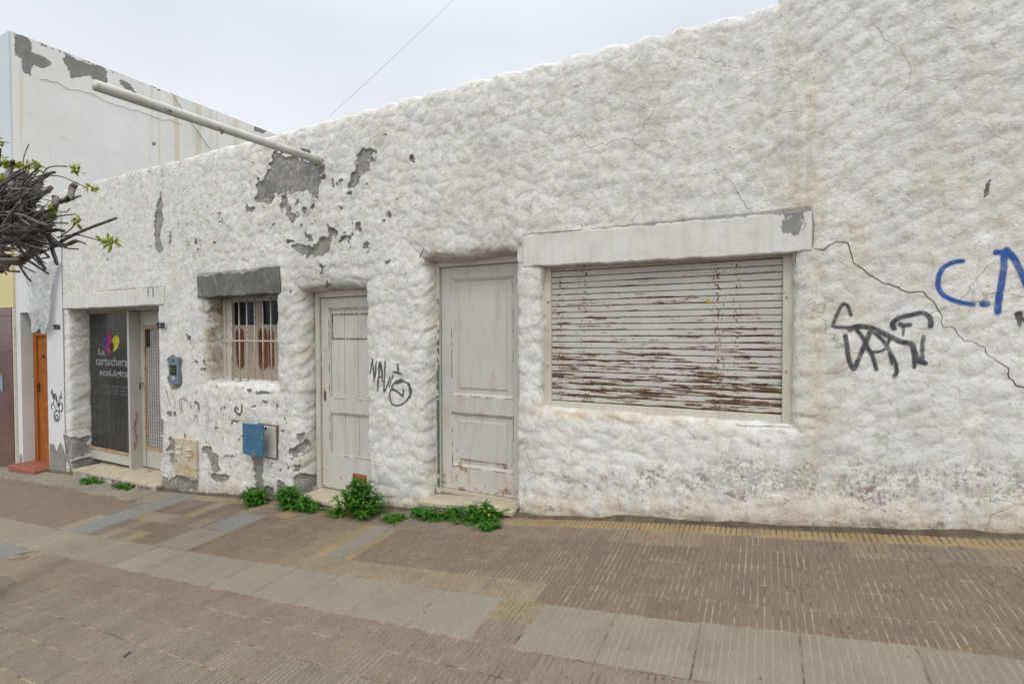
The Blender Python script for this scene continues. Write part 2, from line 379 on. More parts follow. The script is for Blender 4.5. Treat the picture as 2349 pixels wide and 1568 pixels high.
XX, CC = np.meshgrid(xs, cs, indexing='ij')
ZZ = gz(np.clip(XX, -60, 60), CC)-0.0022
bw = .030+.085*np.exp(-((XX+2.75)/.55)**4)+.075*np.exp(-((XX+4.5)/.6)**4)+.03*vnoise(XX*3, XX*0, 2)
bank = np.exp(-((CC-0.0)/bw)**2)*0.022*(0.35+vnoise(XX*5, CC*9, 3))
P = np.stack([XX, -CC, ZZ+bank], -1)
o = grid_obj('ground', P, np.ones((len(xs)-1, len(cs)-1), bool), M_SOIL); tag(o, kind='structure')
cr = np.array([4.2, 4.36, 5.5, 9, 13, 30, 120, 400.]); XX, CC = np.meshgrid(xs, cr, indexing='ij')
P = np.stack([XX, -CC, gz(np.clip(XX, -60, 60), 4.2+0*CC)-0.14+0.0*CC], -1)
o = grid_obj('road', P, np.ones((len(xs)-1, len(cr)-1), bool), M_ASP); tag(o, kind='structure')
mk = MB(); kx = np.arange(-30, 20, 0.8)
for a in kx:
    b = a+0.79; z0, z1 = g1(a, 4.2), g1(b, 4.2)
    v = [(a, -4.19, z0-.16), (a, -4.19, z0+.002), (a, -4.34, z0), (a, -4.36, z0-.16), (b, -4.19, z1-.16), (b, -4.19, z1+.002), (b, -4.34, z1), (b, -4.36, z1-.16)]
    mk.add(v, [(0, 1, 2, 3), (4, 7, 6, 5), (1, 5, 6, 2), (2, 6, 7, 3), (0, 4, 5, 1)])
o = mk.build('kerb', simple('kerb_concrete', (0.34, 0.33, 0.31))); tag(o, kind='structure')

# ------------------------------------------------------------------ pavement: every tile cast with its ribs
m = NT('cement_tile')
tcol = m.attrc('tint'); grv = m.attr('groove')
c_ = m.mix(m.rng(m.noise(9, 6, 0.65), 0.3, 0.7, 0.0, 0.25), tcol, (0.17, 0.145, 0.105))
c_ = m.mix(m.math('MULTIPLY', m.rng(m.noise(130, 4, 0.7), 0.45, 0.7), 0.35), c_, (0.11, 0.09, 0.07))
c_ = m.mix(m.math('MULTIPLY', m.rng(m.noise(1.4, 6, 0.65), 0.45, 0.65), 0.22), c_, (0.185, 0.15, 0.105))
c_ = m.mix(m.rng(m.voro(5.5), 0.045, 0.028), c_, (0.07, 0.065, 0.06))
c_ = m.mix(m.math('MULTIPLY', m.rng(m.noise(2.7, 7, 0.72, vec=m.map((1, 1, 1), (4, 2, 0))), 0.50, 0.66), 0.32), c_, (0.11, 0.094, 0.072))
c_ = m.mix(m.math('MULTIPLY', m.rng(m.noise(17, 7, 0.8), 0.54, 0.68), 0.28), c_, (0.29, 0.255, 0.20))
c_ = m.mix(m.rng(m.math('ADD', m.voro(1.9), m.math('MULTIPLY', m.noise(14, 3), 0.05)), 0.062, 0.052), c_, (0.12, 0.115, 0.105))
gs = m.mix(m.rng(m.noise(11, 6, 0.75), 0.32, 0.68), m.mix(m.rng(m.sepxyz()['Y'], -.19, -.13), (0.37, 0.30, 0.20), (0.10, 0.08, 0.055)), m.mix(m.rng(m.sepxyz()['Y'], -.19, -.13), (0.20, 0.165, 0.118), (0.06, .05, .035)))
gs = m.mix(m.rng(m.noise(60, 4, 0.75), 0.585, 0.63), gs, (0.035, 0.033, 0.03))
gs = m.mix(m.rng(m.noise(170, 3, 0.75), 0.66, 0.70), gs, (0.5, 0.48, 0.44))
c_ = m.mix(m.math('MULTIPLY', grv, m.rng(m.noise(6, 5, 0.7), 0.30, 0.56, 0.6, 1.0)), c_, gs)
m.color(c_); m.b.inputs['Roughness'].default_value = 0.85
m.bump(m.math('ADD', m.math('MULTIPLY', m.noise(90, 5, 0.7), 0.6), m.math('MULTIPLY', m.noise(260, 3), 0.4)), 0.6, 0.0028)
M_TILE = m.m
TV = []; TF = []; TC = []; TG = []
def tile(x0, x1, c0, c1, tint, ribs=True, edge=1.0, depth=0.0032, gap=0.0045, lift=None, per=0.0333, gw=0.0092, gval=1.0):
    x0 += gap*.5; x1 -= gap*.5; rg = (.0062 if c0 < 1.19 else gap) if c0 < 1.55 else .0095; c0 += rg*.5; c1 -= rg*.5
    dz = (random.uniform(-.0009, .0009) if lift is None else lift)
    tx, tcc = random.uniform(-.004, .004), random.uniform(-.004, .004)
    # cross-section along x
    sec = [(x0-.001, -.014, edge), (x0, -.0015, edge), (x0+.0015, 0, 0)]
    if ribs:
        k = max(2, round((x1-x0)/per)); pw = (x1-x0)/k
        for i in range(1, k):
            g = x0+i*pw; h = gw*.5*random.uniform(.8, 1.1)
            sec += [(g-h-.0012, 0, 0), (g-h+.001, -depth, gval), (g+h-.001, -depth, gval), (g+h+.0012, 0, 0)]
    sec += [(x1-.0015, 0, 0), (x1, -.0015, edge), (x1+.001, -.014, edge)]
    nc = 2 if c1-c0 < .25 else 4
    cc = [c0, c0+.003]+[c0+(c1-c0)*i/nc for i in range(1, nc)]+[c1-.003, c1]
    xs_ = np.array([s[0] for s in sec]); hs = np.array([s[1] for s in sec]); gg = [s[2] for s in sec]
    n0 = len(TV); A, B = np.meshgrid(xs_, np.array(cc), indexing='ij')
    Z = gz(A, B)+dz+tx*(A-(x0+x1)/2)+tcc*(B-(c0+c1)/2)
    H = np.repeat(hs[:, None], len(cc), 1).copy(); H[:, 0] = np.minimum(H[:, 0], -.0025); H[:, -1] = np.minimum(H[:, -1], -.0025)
    Z = Z+H
    nn = len(cc)
    for i in range(len(sec)):
        for j in range(nn):
            TV.append((A[i, j], -B[i, j], Z[i, j])); TG.append(max(gg[i], 0.0)); TC.append(tint)
    for i in range(len(sec)-1):
        for j in range(nn-1):
            a = n0+i*nn+j; TF.append((a, a+1, a+nn+1, a+nn))
def jit(c, s=0.10, w=0.03):
    f = 1+random.uniform(-s, s)*1.1; f *= random.choice([.88, 1.10]) if random.random() < .05 else 1; a = random.uniform(-w, w)
    return (c[0]*f*(1+a), c[1]*f, c[2]*f*(1-a), 1)
YEL = (0.30, 0.208, 0.092); BRN = (0.143, 0.100, 0.065); PNK = (0.178, 0.138, 0.112); OLV = (0.152, 0.137, 0.110); SLB = (0.218, 0.198, 0.150); BLU = (0.185, 0.187, 0.178); OCH = (0.235, 0.175, 0.088); GRB = (0.235, 0.19, 0.13)
def lerp(a, b, t): return tuple(a[i]*(1-t)+b[i]*t for i in range(3))
rows = [(.035, .2), (.2, .4), (.4, .6), (.6, .8), (.8, 1.0), (1.0, 1.2)]
XL, XRR = -15.0, 7.0
def brownarea(x0, x1, c0, c1):
    """colour of one 20 cm tile between the house and the grey slabs; None = left to something else"""
    x = (x0+x1)/2; c = (c0+c1)/2
    t = random.random()
    if x > -2.25:
        if c < .2: return YEL, True
        if c < .4:
            if -.95 < x < -.25 or x > 1.05 or (.45 < x < .75): return lerp(PNK, OCH, .6), True
            return lerp(BRN, PNK, .6), True
        if c > 1.0 and x < -1.09: return lerp(OCH, GRB, .55), True
        return lerp(BRN, PNK, .25*t), True
    if x > -3.05:
        if c < .2: return (OCH if x > -2.6 else GRB), True
        if c < .4: return lerp(BRN, PNK, .8), True
        if c > 1.0: return lerp(OCH, GRB, .5), True
        return BRN if x > -2.83 else OCH, True
    if x > -4.42:
        if x > -3.25 and c > .4: return lerp(OCH, BRN, .4), True
        if c < .3: return lerp(GRB, BRN, .4), True
        if c < .5 and x < -4.1: return YEL, True
        if c > 1.0: return lerp(BRN, OCH, .35), True
        return lerp(BRN, GRB, .25*t), True
    if x > -6.15:
        if c < .2: return lerp(YEL, GRB, .5), False
        k = random.choice([BRN, BRN, PNK, GRB, OCH, BRN, lerp(BRN, PNK, .5)])
        return k, (x > -5.4)
    return lerp(BRN, (0.2, .15, .11), .3), False
for c0, c1 in rows:
    x = XL
    while x < XRR:
        nx = x+.2
        if x < -6.8 and nx > -6.8: nx = -6.8
        if -6.8 <= x < -6.15: x = -6.15; continue
        xm, cm = (x+nx)/2, (c0+c1)/2
        if xm < -6.8 and cm < .4:
            if cm < .2: tile(x, nx+.2 if nx+.2 <= -6.8 else nx, .03, .36, jit(SLB), False, lift=0); x = (nx+.2 if nx+.2 <= -6.8 else nx); continue
            x = nx; continue
        if (x >= -4.95 and nx <= -4.45 and cm > .8) or (x >= -4.88 and nx <= -4.45 and .4 < cm < .8): x = nx; continue
        if x >= -3.03 and nx <= -2.83 and .4 < cm < 1.0: x = nx; continue
        r = brownarea(x, nx, c0, c1); a0, a1 = x, nx
        for e0, e1, f0, f1 in ((-4.95, -4.45, .8, 1.2), (-4.88, -4.45, .4, .8), (-3.03, -2.83, .4, 1.0)):
            if f0-.01 < cm < f1:
                if a0 < e0 < a1: a1 = e0
                if a0 < e1 < a1: a0 = e1
        if a1-a0 > .02: tile(a0, a1, max(c0, .37) if xm < -6.8 else (.062 if c0 < .1 else c0), c1, jit(r[0], .05), r[1])
        x = nx
for a, b, c0, c1, t in [(-6.6, -6.15, .05, .4, BLU), (-6.6, -6.15, .4, .8, BLU), (-6.6, -6.15, .8, 1.2, BLU), (-6.8, -6.6, .05, .4, GRB), (-6.8, -6.6, .4, .8, OLV), (-6.8, -6.6, .8, 1.2, GRB),
                        (-4.95, -4.45, .8, 1.2, SLB), (-4.88, -4.45, .4, .8, BLU), (-3.03, -2.83, .4, 1.0, lerp(BLU, GRB, .35))]:
    tile(a, b, c0, c1, jit(t, .03), False, lift=0.002)
x = -6.20-.44*22
while x < XRR:        # the row of grey slabs
    nx = x+.4415 if x < -1.4 else x+.414
    if abs(x-(-1.34)) < .12: x = -1.09; continue
    if nx > -1.40 and x < -1.4: nx = -1.335
    tile(x, nx, 1.2, 1.6, jit(SLB, .05, .015), True, depth=.0007, per=.0333, gap=.0085, gw=.009, gval=.42, edge=0.0); x = nx
    if abs(x+1.335) < .01: x = -1.09
tile(-1.33, -1.1, 1.2, 1.4, jit(OCH), True); tile(-1.33, -1.1, 1.4, 1.6, jit(PNK), True)
for c0 in np.arange(1.6, 4.15, .2):
    x = XL; c1 = c0+.2
    sh = random.choice([0, .07, .13])
    x += sh
    while x < XRR:
        nx = x+.2; xm = (x+nx)/2
        if xm < -6.2:
            x = nx; continue
        if xm < -5.85 and c0 < 1.75: x = nx; continue
        if c0 < 1.95:
            t = lerp(GRB, OLV, .5) if xm < -5.5 else lerp(PNK, BRN, .1)
            if c0 > 1.75 and xm < -4.9 : t = lerp(t, OCH, .35)
        elif c0 < 2.55: t = lerp(OLV, PNK, .25)
        else: t = lerp(OCH, OLV, .5)
        tile(x, nx, c0, c1, jit(t, .08), True, depth=.0035 if xm > -3.6 and c0 < 2 else .0024, gap=random.choice([.0045, .0045, .0045, .010]), edge=random.choice([1.0, 1.0, 0.0])); x = nx
for i in range(12):    # crossing of larger bluish slabs on the far left
    for j in range(6):
        tile(-6.2-.44*(i+1), -6.2-.44*i, 1.6+.43*j, 1.6+.43*(j+1), jit(BLU, .05), False, gap=.006)
me = bpy.data.meshes.new('pavement'); me.from_pydata(TV, [], TF); me.materials.append(M_TILE)
ca = me.attributes.new('tint', 'FLOAT_COLOR', 'POINT'); ca.data.foreach_set('color', np.array(TC, np.float32).ravel())
ga = me.attributes.new('groove', 'FLOAT', 'POINT'); ga.data.foreach_set('value', np.array(TG, np.float32))
o = bpy.data.objects.new('pavement', me); col.objects.link(o); tag(o, kind='structure')

# ------------------------------------------------------------------ the lumpy white house: wall as one displaced sheet
#            x0      x1     z0     z1    depth
OPEN = {'A': (-9.47, -7.115, -2.2, 1.985, .44, .035), 'W': (-6.055, -4.845, 1.03, 2.045, .27, .05), 'D': (-4.44, -3.552, -2.0, 2.045, .26, .06),
        'E': (-2.80, -1.885, -2.0, 2.262, .27, .055), 'S': (-1.625, .168, .985, 2.145, .15, .045)}
def spaced(f, a, b):
    r = [a]
    while r[-1] < b: r.append(r[-1]+f(r[-1]))
    return np.array(r)
us = spaced(lambda x: .0088 if -3.2 < x < 1.5 else (.0088+(-3.2-x)*.0009 if x <= -3.2 else .03), -9.62, 5.2)
vs = np.concatenate([spaced(lambda z: .0098, -.72, 3.9), spaced(lambda z: .0098, 3.91, 4.6)])
U, V = np.meshgrid(us, vs, indexing='ij')
top = 3.80+.024*np.abs(np.sin(U*math.pi/.30+1.5*vnoise(U*1.1, U*0, 4)))*(.25+.75*sstep(-5, -3, U))+.008*sstep(-3, -5, U)+.02*(vnoise(U*2.3, U*0, 9)-.5)-.012*sstep(-4, .1, U)
top = top+.02*sstep(-5, -9, U)
top = np.where(U > .085, top+.55*sstep(.085, .12, U), top)
Yd = np.zeros_like(U); X2 = U.copy(); Z2 = V.copy()
def soft(d, r): return .5*(d+np.sqrt(d*d+r*r))
nearE = np.zeros_like(U); KD = 2.0; DMAX = np.zeros_like(U)
for k, (x0, x1, z0, z1, dep, r) in OPEN.items():
    cx, cz, hw, hz = (x0+x1)/2, (z0+z1)/2, (x1-x0)/2, (z1-z0)/2
    wob = .016*fbm(U, V, .22, 3, 41)
    d = np.minimum(hw-np.abs(U-cx), hz-np.abs(V-cz))
    d = d+wob*np.exp(-np.maximum(-d, 0)/.1)
    sel = d > -.30
    sp = soft(d, r); L = d-sp; depth = KD*sp*sstep(-.3, -.0, d)+0*d
    # scale contour d out to contour L
    dd = np.minimum(d, hw-.02)
    fx = (hw-L)/(hw-dd); fz = (hz-L)/(hz-dd)
    wgt = sstep(-.30, -.05, d)
    X2 = np.where(sel, X2+(cx+(U-cx)*fx-X2)*wgt, X2); Z2 = np.where(sel, Z2+(cz+(V-cz)*fz-Z2)*wgt, Z2)
    Yd = np.where(sel, np.maximum(Yd, depth), Yd)
    DMAX = np.where(depth > dep, 1, DMAX)
    nearE = np.maximum(nearE, np.exp(-np.maximum(-d, 0)/.14))
dt = V-top; spt = soft(dt, .05); spt = spt*sstep(-.30, -.06, dt); Yd = Yd+2.0*spt; Z2 = Z2-spt
DMAX = np.where(2*spt > .36, 1, DMAX)
P0 = np.stack([X2, Yd, Z2], -1)
def normals(P):
    du = np.gradient(P, axis=0); dv = np.gradient(P, axis=1); n = np.cross(dv, du); n /= np.linalg.norm(n, axis=-1, keepdims=True)+1e-12
    return np.where(n[..., 1:2]*0 == 0, n, 0)
N0 = normals(P0)
if N0[len(us)//2, 20, 1] > 0: N0 = -N0
# smooth the normals a little so lumps do not tear at corners
for _ in range(2):
    N0[1:-1, 1:-1] = (N0[1:-1, 1:-1]*2+N0[:-2, 1:-1]+N0[2:, 1:-1]+N0[1:-1, :-2]+N0[1:-1, 2:])/6
N0 /= np.linalg.norm(N0, axis=-1, keepdims=True)+1e-12
dr = sstep(-1.6, .9, U)*.8                        # trowel direction turns to the right
A_ = .55*dr; Ur = U*np.cos(A_)+V*np.sin(A_); Vr = -U*np.sin(A_)+V*np.cos(A_)
wu = U+.05*fbm(U, V, .3, 3, 20); wv = V+.05*fbm(U, V, .3, 3, 23)
cobE, cobD = domes(wu, wv*1.15, .155, 6)
cob2, _c = domes(wu*1.0+3.3, wv*1.5, .10, 12)
edgeE, edgeD = domes(wu*1.0, wv*1.1, .165, 31)
trow = fbm(Ur*1.0, Vr*1.9, .16, 3, 2)
trow2 = 1-np.abs(fbm(Ur*1.0+.3, Vr*1.8, .13, 3, 8))*2
left = sstep(-5.2, -6.6, U)
amp = .70-.24*left
db1 = dabs(wu, wv*1.12, .150, 6, 9.0, .15, -.45); db2 = dabs(wu+1.7, wv, .085, 40, 8.0, -.2, -.35)
wr_ = .05*fbm(U, V, .22, 3, 57); dbr = dabs(Ur+wr_, Vr*1.5-wr_, .19, 16, 7.0, .25, -.45); dbr2 = dabs(Ur+3+wr_, Vr*1.3, .10, 26, 8.0, .2, -.4)
crE, crD = domes(Ur+.06*fbm(U, V, .25, 3, 61), Vr*1.45+.06*fbm(U, V, .25, 3, 62), .165, 47)
lumps = (.0080*db1+.0040*db2+.0098*cobE*cobD)*(1-.85*dr)*(1-.45*left)+(.0085*dbr+.0040*dbr2+.0108*crE*crD)*(.04+.98*dr)+.0040*trow+.016*fbm(U, V, .40, 2, 14)
edgeB = dabs(wu+5, wv*1.15, .155, 31, 12.0, .3, -.8)
lumps += .0165*nearE*(edgeB+.35)*(1-.4*np.exp(-((U-.17)/.1)**2))
lumps += .0020*fbm(U, V, .060, 3, 50)*(1+.5*left)+.0016*np.abs(fbm(U, V, .032, 2, 53))
# fat rolls along the parapet edge
par = np.exp(-((V-top+.07)/.11)**2)
lumps += .010*par*np.abs(np.sin(U*math.pi/.30+1.5*vnoise(U*1.1, U*0, 4)))
gzU = gz(U, 0*U)
foot = np.exp(-np.maximum(V-gzU, 0)/.10)
lumps += .014*foot*(domes(wu, wv*.6, .22, 44)[1])
H = lumps*amp
# peeled skin ------------------------------------------------------
def zc(s, ox, oy): return lambda pts: [(ox+s*a, oy+s*b) for a, b in pts]
za = zc(.21875, 513.9, 302.8); zb = zc(.2341, 367, 789); z3f = zc(.4214, 348.7, 569); zI = lambda p: p
def wp(pts): return [(float(at(x, y)[0]), float(at(x, y)[2])) for x, y in pts]
PEEL = [za(p) for p in [
 [(500,190),(560,205),(540,240),(650,245),(700,250),(760,290),(830,300),(960,330),(1050,370),(1055,480),(1010,560),(1000,700),(950,700),(900,640),(840,620),(780,600),(700,640),(620,660),(520,690),(500,760),(400,750),(330,750),(310,690),(350,640),(330,560),(340,470),(380,480),(430,380),(490,330),(510,290)],
 [(600,660),(650,680),(700,850),(770,890),(740,930),(700,960),(680,900),(640,830),(610,740)],
 [(220,740),(260,780),(330,790),(300,850),(250,830)],
 [(790,175),(880,190),(930,240),(860,215)],
 [(1510,175),(1590,205),(1590,310),(1510,320),(1520,420),(1430,430),(1400,520),(1360,590),(1300,560),(1300,490),(1370,380),(1395,250),(1440,205)],
 [(1290,630),(1345,625),(1350,670),(1290,660)],
 [(700,1190),(760,1160),(830,1170),(860,1200),(920,1200),(980,1180),(1040,1100),(1090,1110),(1090,980),(1180,1040),(1210,1090),(1300,1060),(1350,1080),(1320,1130),(1230,1150),(1200,1110),(1150,1120),(1120,1250),(1040,1290),(940,1310),(820,1290),(760,1240)],
 [(860,1080),(915,1080),(945,1145),(880,1150)], [(1945,270),(1985,240),(2005,330),(1960,320)], [(820,780),(880,800),(860,850),(820,830)], [(650,1140),(700,1130),(760,1150),(660,1170)]]]
PEEL += [zb(p) for p in [
 [(82,130),(140,108),(213,160),(208,280),(218,380),(180,425),(110,425),(82,340)],
 [(66,655),(112,660),(107,712),(75,707)], [(128,660),(160,670),(157,708),(130,700)], [(-30,740),(35,730),(32,880),(-20,890)],
 [(80,915),(130,960),(145,1055),(60,1045),(90,980)], [(85,1060),(150,1070),(140,1230),(95,1130)],
 [(0,1290),(100,1330),(160,1290),(250,1300),(385,1345),(372,1425),(240,1425),(100,1445),(-10,1420)],
 [(420,990),(500,1010),(530,1070),(595,1100),(545,1135),(580,1190),(620,1210),(600,1230),(540,1250),(510,1230),(500,1140),(440,1090),(405,1065)],
 [(485,1255),(560,1280),(695,1285),(680,1325),(590,1350),(540,1355),(485,1300)],
 [(880,1070),(1000,1080),(1012,1290),(1022,1530),(942,1530),(932,1290),(925,1150)],
 [(1330,880),(1388,888),(1375,955),(1340,935)], [(1385,960),(1415,985),(1400,1045),(1330,1115),(1258,1070),(1262,1015),(1340,1010)],
 [(1305,1175),(1362,1190),(1350,1255),(1305,1245)], [(1365,1275),(1415,1310),(1430,1400),(1440,1500),(1330,1480),(1310,1320)], [(1035,1400),(1115,1395),(1130,1500),(1030,1500)], [(1145,1370),(1225,1355),(1200,1420)],
 [(900,600),(950,600),(940,630),(905,625)], [(1010,560),(1060,550),(1040,590)], [(840,450),(900,440),(880,475)], [(920,470),(1030,460),(1060,480),(960,505)], [(335,180),(360,160),(378,182)], [(1180,845),(1218,845),(1205,890)], [(640,1095),(700,1085),(740,1110)]]]
PEEL += [z3f(p) for p in [[(775,1240),(810,1225),(850,1280),(862,1325),(800,1345),(772,1300)], [(785,1010),(815,1020),(800,1060)], [(190,465),(215,485),(212,515),(192,500)], [(690,1260),(750,1300),(740,1330),(680,1320)], [(862,1260),(890,1265),(885,1290),(865,1285)], [(22,1020),(60,1030),(55,1130),(30,1120)],[(90,1030),(125,1040),(122,1100),(100,1090)]]]
PEEL += [[(368,444),(374,472),(373,513),(366,539),(372,575),(362,583),(355,560),(353,510),(358,470)], [(389,530),(395,555),(385,565)], [(385,738),(412,770),(415,835),(410,880),(390,885),(384,830)] if False else [(430,768),(440,772),(438,785)],
         [(360,1000),(372,1010),(368,1060),(362,1050)], [(152,1000),(170,1010),(172,1050),(150,1060)], [(155,1060),(200,1050),(205,1075),(160,1085)],
         [(2264,418),(2272,412),(2262,455),(2256,450)], [(2330,720),(2345,715),(2338,745)], [(994,1120),(1012,1112),(1008,1140),(990,1150)]]
peel = np.full(U.shape, -.2)
for pts in PEEL:
    wpts = wp(pts); xs_ = [a for a, b in wpts]; zs_ = [b for a, b in wpts]; mrg = .12
    i0, i1 = np.searchsorted(us, [min(xs_)-mrg, max(xs_)+mrg]); j0, j1 = np.searchsorted(vs, [min(zs_)-mrg, max(zs_)+mrg])
    if i1-i0 < 2 or j1-j0 < 2: continue
    u_, v_ = U[i0:i1, j0:j1], V[i0:i1, j0:j1]
    size = min(max(xs_)-min(xs_), max(zs_)-min(zs_)); na = min(.05, .10*size+.012)
    s_ = poly_sd(u_, v_, wpts)+na*fbm(u_, v_, .06, 4, 33)-.04*np.maximum(fbm(u_+9, v_, .10, 4, 37)-.30, 0)*(size > .35)*4
    peel[i0:i1, j0:j1] = np.maximum(peel[i0:i1, j0:j1], s_)
# loose flecks where the skin is failing
dist = np.zeros_like(U)
for (x, y, rx, rz, a) in [(660,470,.75,.55,1.0), (800,560,.9,.5,.8), (430,560,.9,.6,.45), (500,960,.9,.45,.62), (380,1040,.6,.35,1.0), (690,1040,.5,.5,.75), (450,820,.5,.6,.35), (830,430,.5,.5,.5)]:
    p_ = at(x, y); dist = np.maximum(dist, a*np.exp(-((U-p_[0])/rx)**2-((V-p_[2])/rz)**2))
fl = fbm(U, V, .12, 5, 60, .62)
peel = np.maximum(peel, (fl-.64+.25*dist)*.10-.02*(dist < .12))
gh = V-gzU
band = np.exp(-((gh-.30)/.16)**2)*sstep(-2.0, -1.2, U)+.8*np.exp(-(gh/.10)**2)
dirt = np.clip(.24+.10*left+.55*dist+.62*band+.35*np.exp(-((V-top)/.12)**2)*sstep(-5, -8, U)+.2*left, 0, 1)
dirt = np.clip(dirt+.25*(fbm(U, V, .9, 3, 70)), 0, 1)
purple = np.clip(np.exp(-((gh-.20)/.17)**2)*sstep(-1.6, .2, U)*.9*np.clip(fbm(U, V, .4, 3, 75)*2+.4, 0, 1)+.8*np.exp(-(gh/.12)**2)*np.exp(-((U+2.85)/.25)**2), 0, 1)
yel = np.zeros_like(U)
for (x, y, rx, rz, a) in [(1835,310,.13,.55,1.0), (1790,330,.08,.4,.5), (1880,720,.12,.9,.55), (1110,420,.10,.5,.5), (1230,520,.5,.12,.45), (1880,980,.10,.4,.5), (1480,250,.4,.4,.25), (1100,440,.6,.35,.3), (1350,950,.9,.05,.9), (1530,470,.25,.3,.25), (700,700,.3,.3,.25), (2180,400,.5,.5,.28), (1200,560,.3,.1,.4), (1950,560,.4,.4,.22)]:
    p_ = at(x, y); yel = np.maximum(yel, a*np.exp(-((U-p_[0])/rx)**2-((V-p_[2])/rz)**2))
yel = np.maximum(yel, .75*np.exp(-((gh-.05)/.12)**2))
brown = np.zeros_like(U)
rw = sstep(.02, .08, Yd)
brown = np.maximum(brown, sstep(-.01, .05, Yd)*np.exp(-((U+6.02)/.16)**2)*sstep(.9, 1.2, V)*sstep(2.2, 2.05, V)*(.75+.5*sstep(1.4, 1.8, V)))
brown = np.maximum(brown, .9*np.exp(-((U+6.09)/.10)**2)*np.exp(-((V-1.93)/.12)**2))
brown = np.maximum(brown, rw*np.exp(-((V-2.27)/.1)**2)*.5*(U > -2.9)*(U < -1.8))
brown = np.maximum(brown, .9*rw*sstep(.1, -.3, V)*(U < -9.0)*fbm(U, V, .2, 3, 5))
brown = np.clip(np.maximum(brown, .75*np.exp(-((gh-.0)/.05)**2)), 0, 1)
pk_ = sstep(-.002, .004, peel); H = H*(1-.55*sstep(-.01, .03, peel))-.0155*pk_+.003*np.exp(-((peel+.006)/.008)**2)
# a small deep hole under the sign pole
hp = at(891, 493); H = H-.14*sstep(.030, .020, np.hypot((U-hp[0])*1.1, V-hp[2])+.008*fbm(U, V, .02, 2, 1))
hp2 = at(246, 597); H = H-.06*sstep(.030, .018, np.hypot((U-hp2[0]), V-hp2[2]))
# walls sit back a little behind the lintels
LINT = [(-9.66, -6.915, 1.98, 2.20), (-6.225, -4.735, 2.04, 2.325), (-1.79, .277, 2.14, 2.40)]
for x0, x1, z0, z1 in LINT:
    d_ = np.minimum(np.minimum(U-x0, x1-U), np.minimum(V-z0, z1-V)); H = H*(1-sstep(-.03, .01, d_))-.012*sstep(-.006, .012, d_)
WP = P0+N0*H[..., None]
WN = normals(WP)
if WN[len(us)//2, 20, 1] > 0: WN = -WN
fm = (DMAX[:-1, :-1] == 0) & (DMAX[1:, 1:] == 0) & (DMAX[1:, :-1] == 0) & (DMAX[:-1, 1:] == 0)
fm &= (V[:-1, :-1] > gzU[:-1, :-1]-.16)
house = empty('plastered_house', (-4.5, 0.3, 0.0))
tag(house, 'long low white house with lumpy hand-trowelled plaster, grey peeled patches and a closed roller shutter', 'house')
wall = grid_obj('wall', WP, fm, M_PL, house, {'peel': peel, 'dirt': dirt, 'yel': yel, 'purple': purple, 'brown': brown})

def surf(x, z, off=0.0):
    """point and normal on the lumpy wall for facade coordinates"""
    i = np.clip(np.searchsorted(us, x)-1, 0, len(us)-2); j = np.clip(np.searchsorted(vs, z)-1, 0, len(vs)-2)
    a = (x-us[i])/(us[i+1]-us[i]); b = (z-vs[j])/(vs[j+1]-vs[j])
    f = lambda A: (A[i, j]*(1-a)+A[i+1, j]*a)*(1-b)+(A[i, j+1]*(1-a)+A[i+1, j+1]*a)*b
    p = f(WP); n = f(WN); n = n/np.linalg.norm(n); return p+n*off
# body and roof behind the sheet
b_ = MB(); b_.box(-9.60, 5.2, 4.6, 9.0, -2.6, 3.55); b_.box(-9.60, -9.48, .40, 4.6, -2.6, 3.55)
b_.build('rear_wall', M_936B, house)
b_ = MB(); b_.box(-9.60, 5.2, .36, 9.0, 3.56, 3.62); b_.build('roof', simple('roof_felt', (0.16, 0.15, 0.14)), house)
b_ = MB(); b_.box(-9.60, 5.2, .46, .60, -2.6, 3.54); b_.build('inner_wall', M_DARK, house)

# lintels ----------------------------------------------------------
def plaster_slab(name, x0, x1, z0, z1, y0, y1, mat, parent, wave=.006, seed=1, lean=0.0, attrs=None, rise=0.0, topf=None):
    nx = max(4, int((x1-x0)/.012)); nz = max(4, int((z1-z0)/.012)); r = 3
    a = np.concatenate([[x0]*r, np.linspace(x0, x1, nx), [x1]*r]); b = np.concatenate([[z0]*r, np.linspace(z0, z1, nz), [z1]*r])
    A, B = np.meshgrid(a, b, indexing='ij'); Y = np.full(A.shape, y0, float)
    for k in range(r):
        t = [y1, y0+.02, y0+.004][k]
        Y[k, :] = np.maximum(Y[k, :], t); Y[-1-k, :] = np.maximum(Y[-1-k, :], t); Y[:, k] = np.maximum(Y[:, k], t); Y[:, -1-k] = np.maximum(Y[:, -1-k], t)
    u = A; v = B
    Y = Y+wave*.5*fbm(u, v, .4, 3, seed)+.0008*fbm(u, v, .05, 3, seed+9)
    A2 = A+wave*1.2*fbm(v*1.0, u*0+seed, .08, 3, seed)*((A < x0+.02) | (A > x1-.02))
    B2 = B+(wave*1.3*fbm(u, v*0+seed, .10, 3, seed))*((B < z0+.02) | (B > z1-.02))+rise*(A-x0)/(x1-x0)
    if topf: B2 = B2+topf(A)*np.clip((B-z0)/(z1-z0), 0, 1)
    P = np.stack([A2, Y, B2], -1)
    o = grid_obj(name, P[:, ::1], np.ones((P.shape[0]-1, P.shape[1]-1), bool), mat, parent, attrs(A, B) if attrs else None); return o
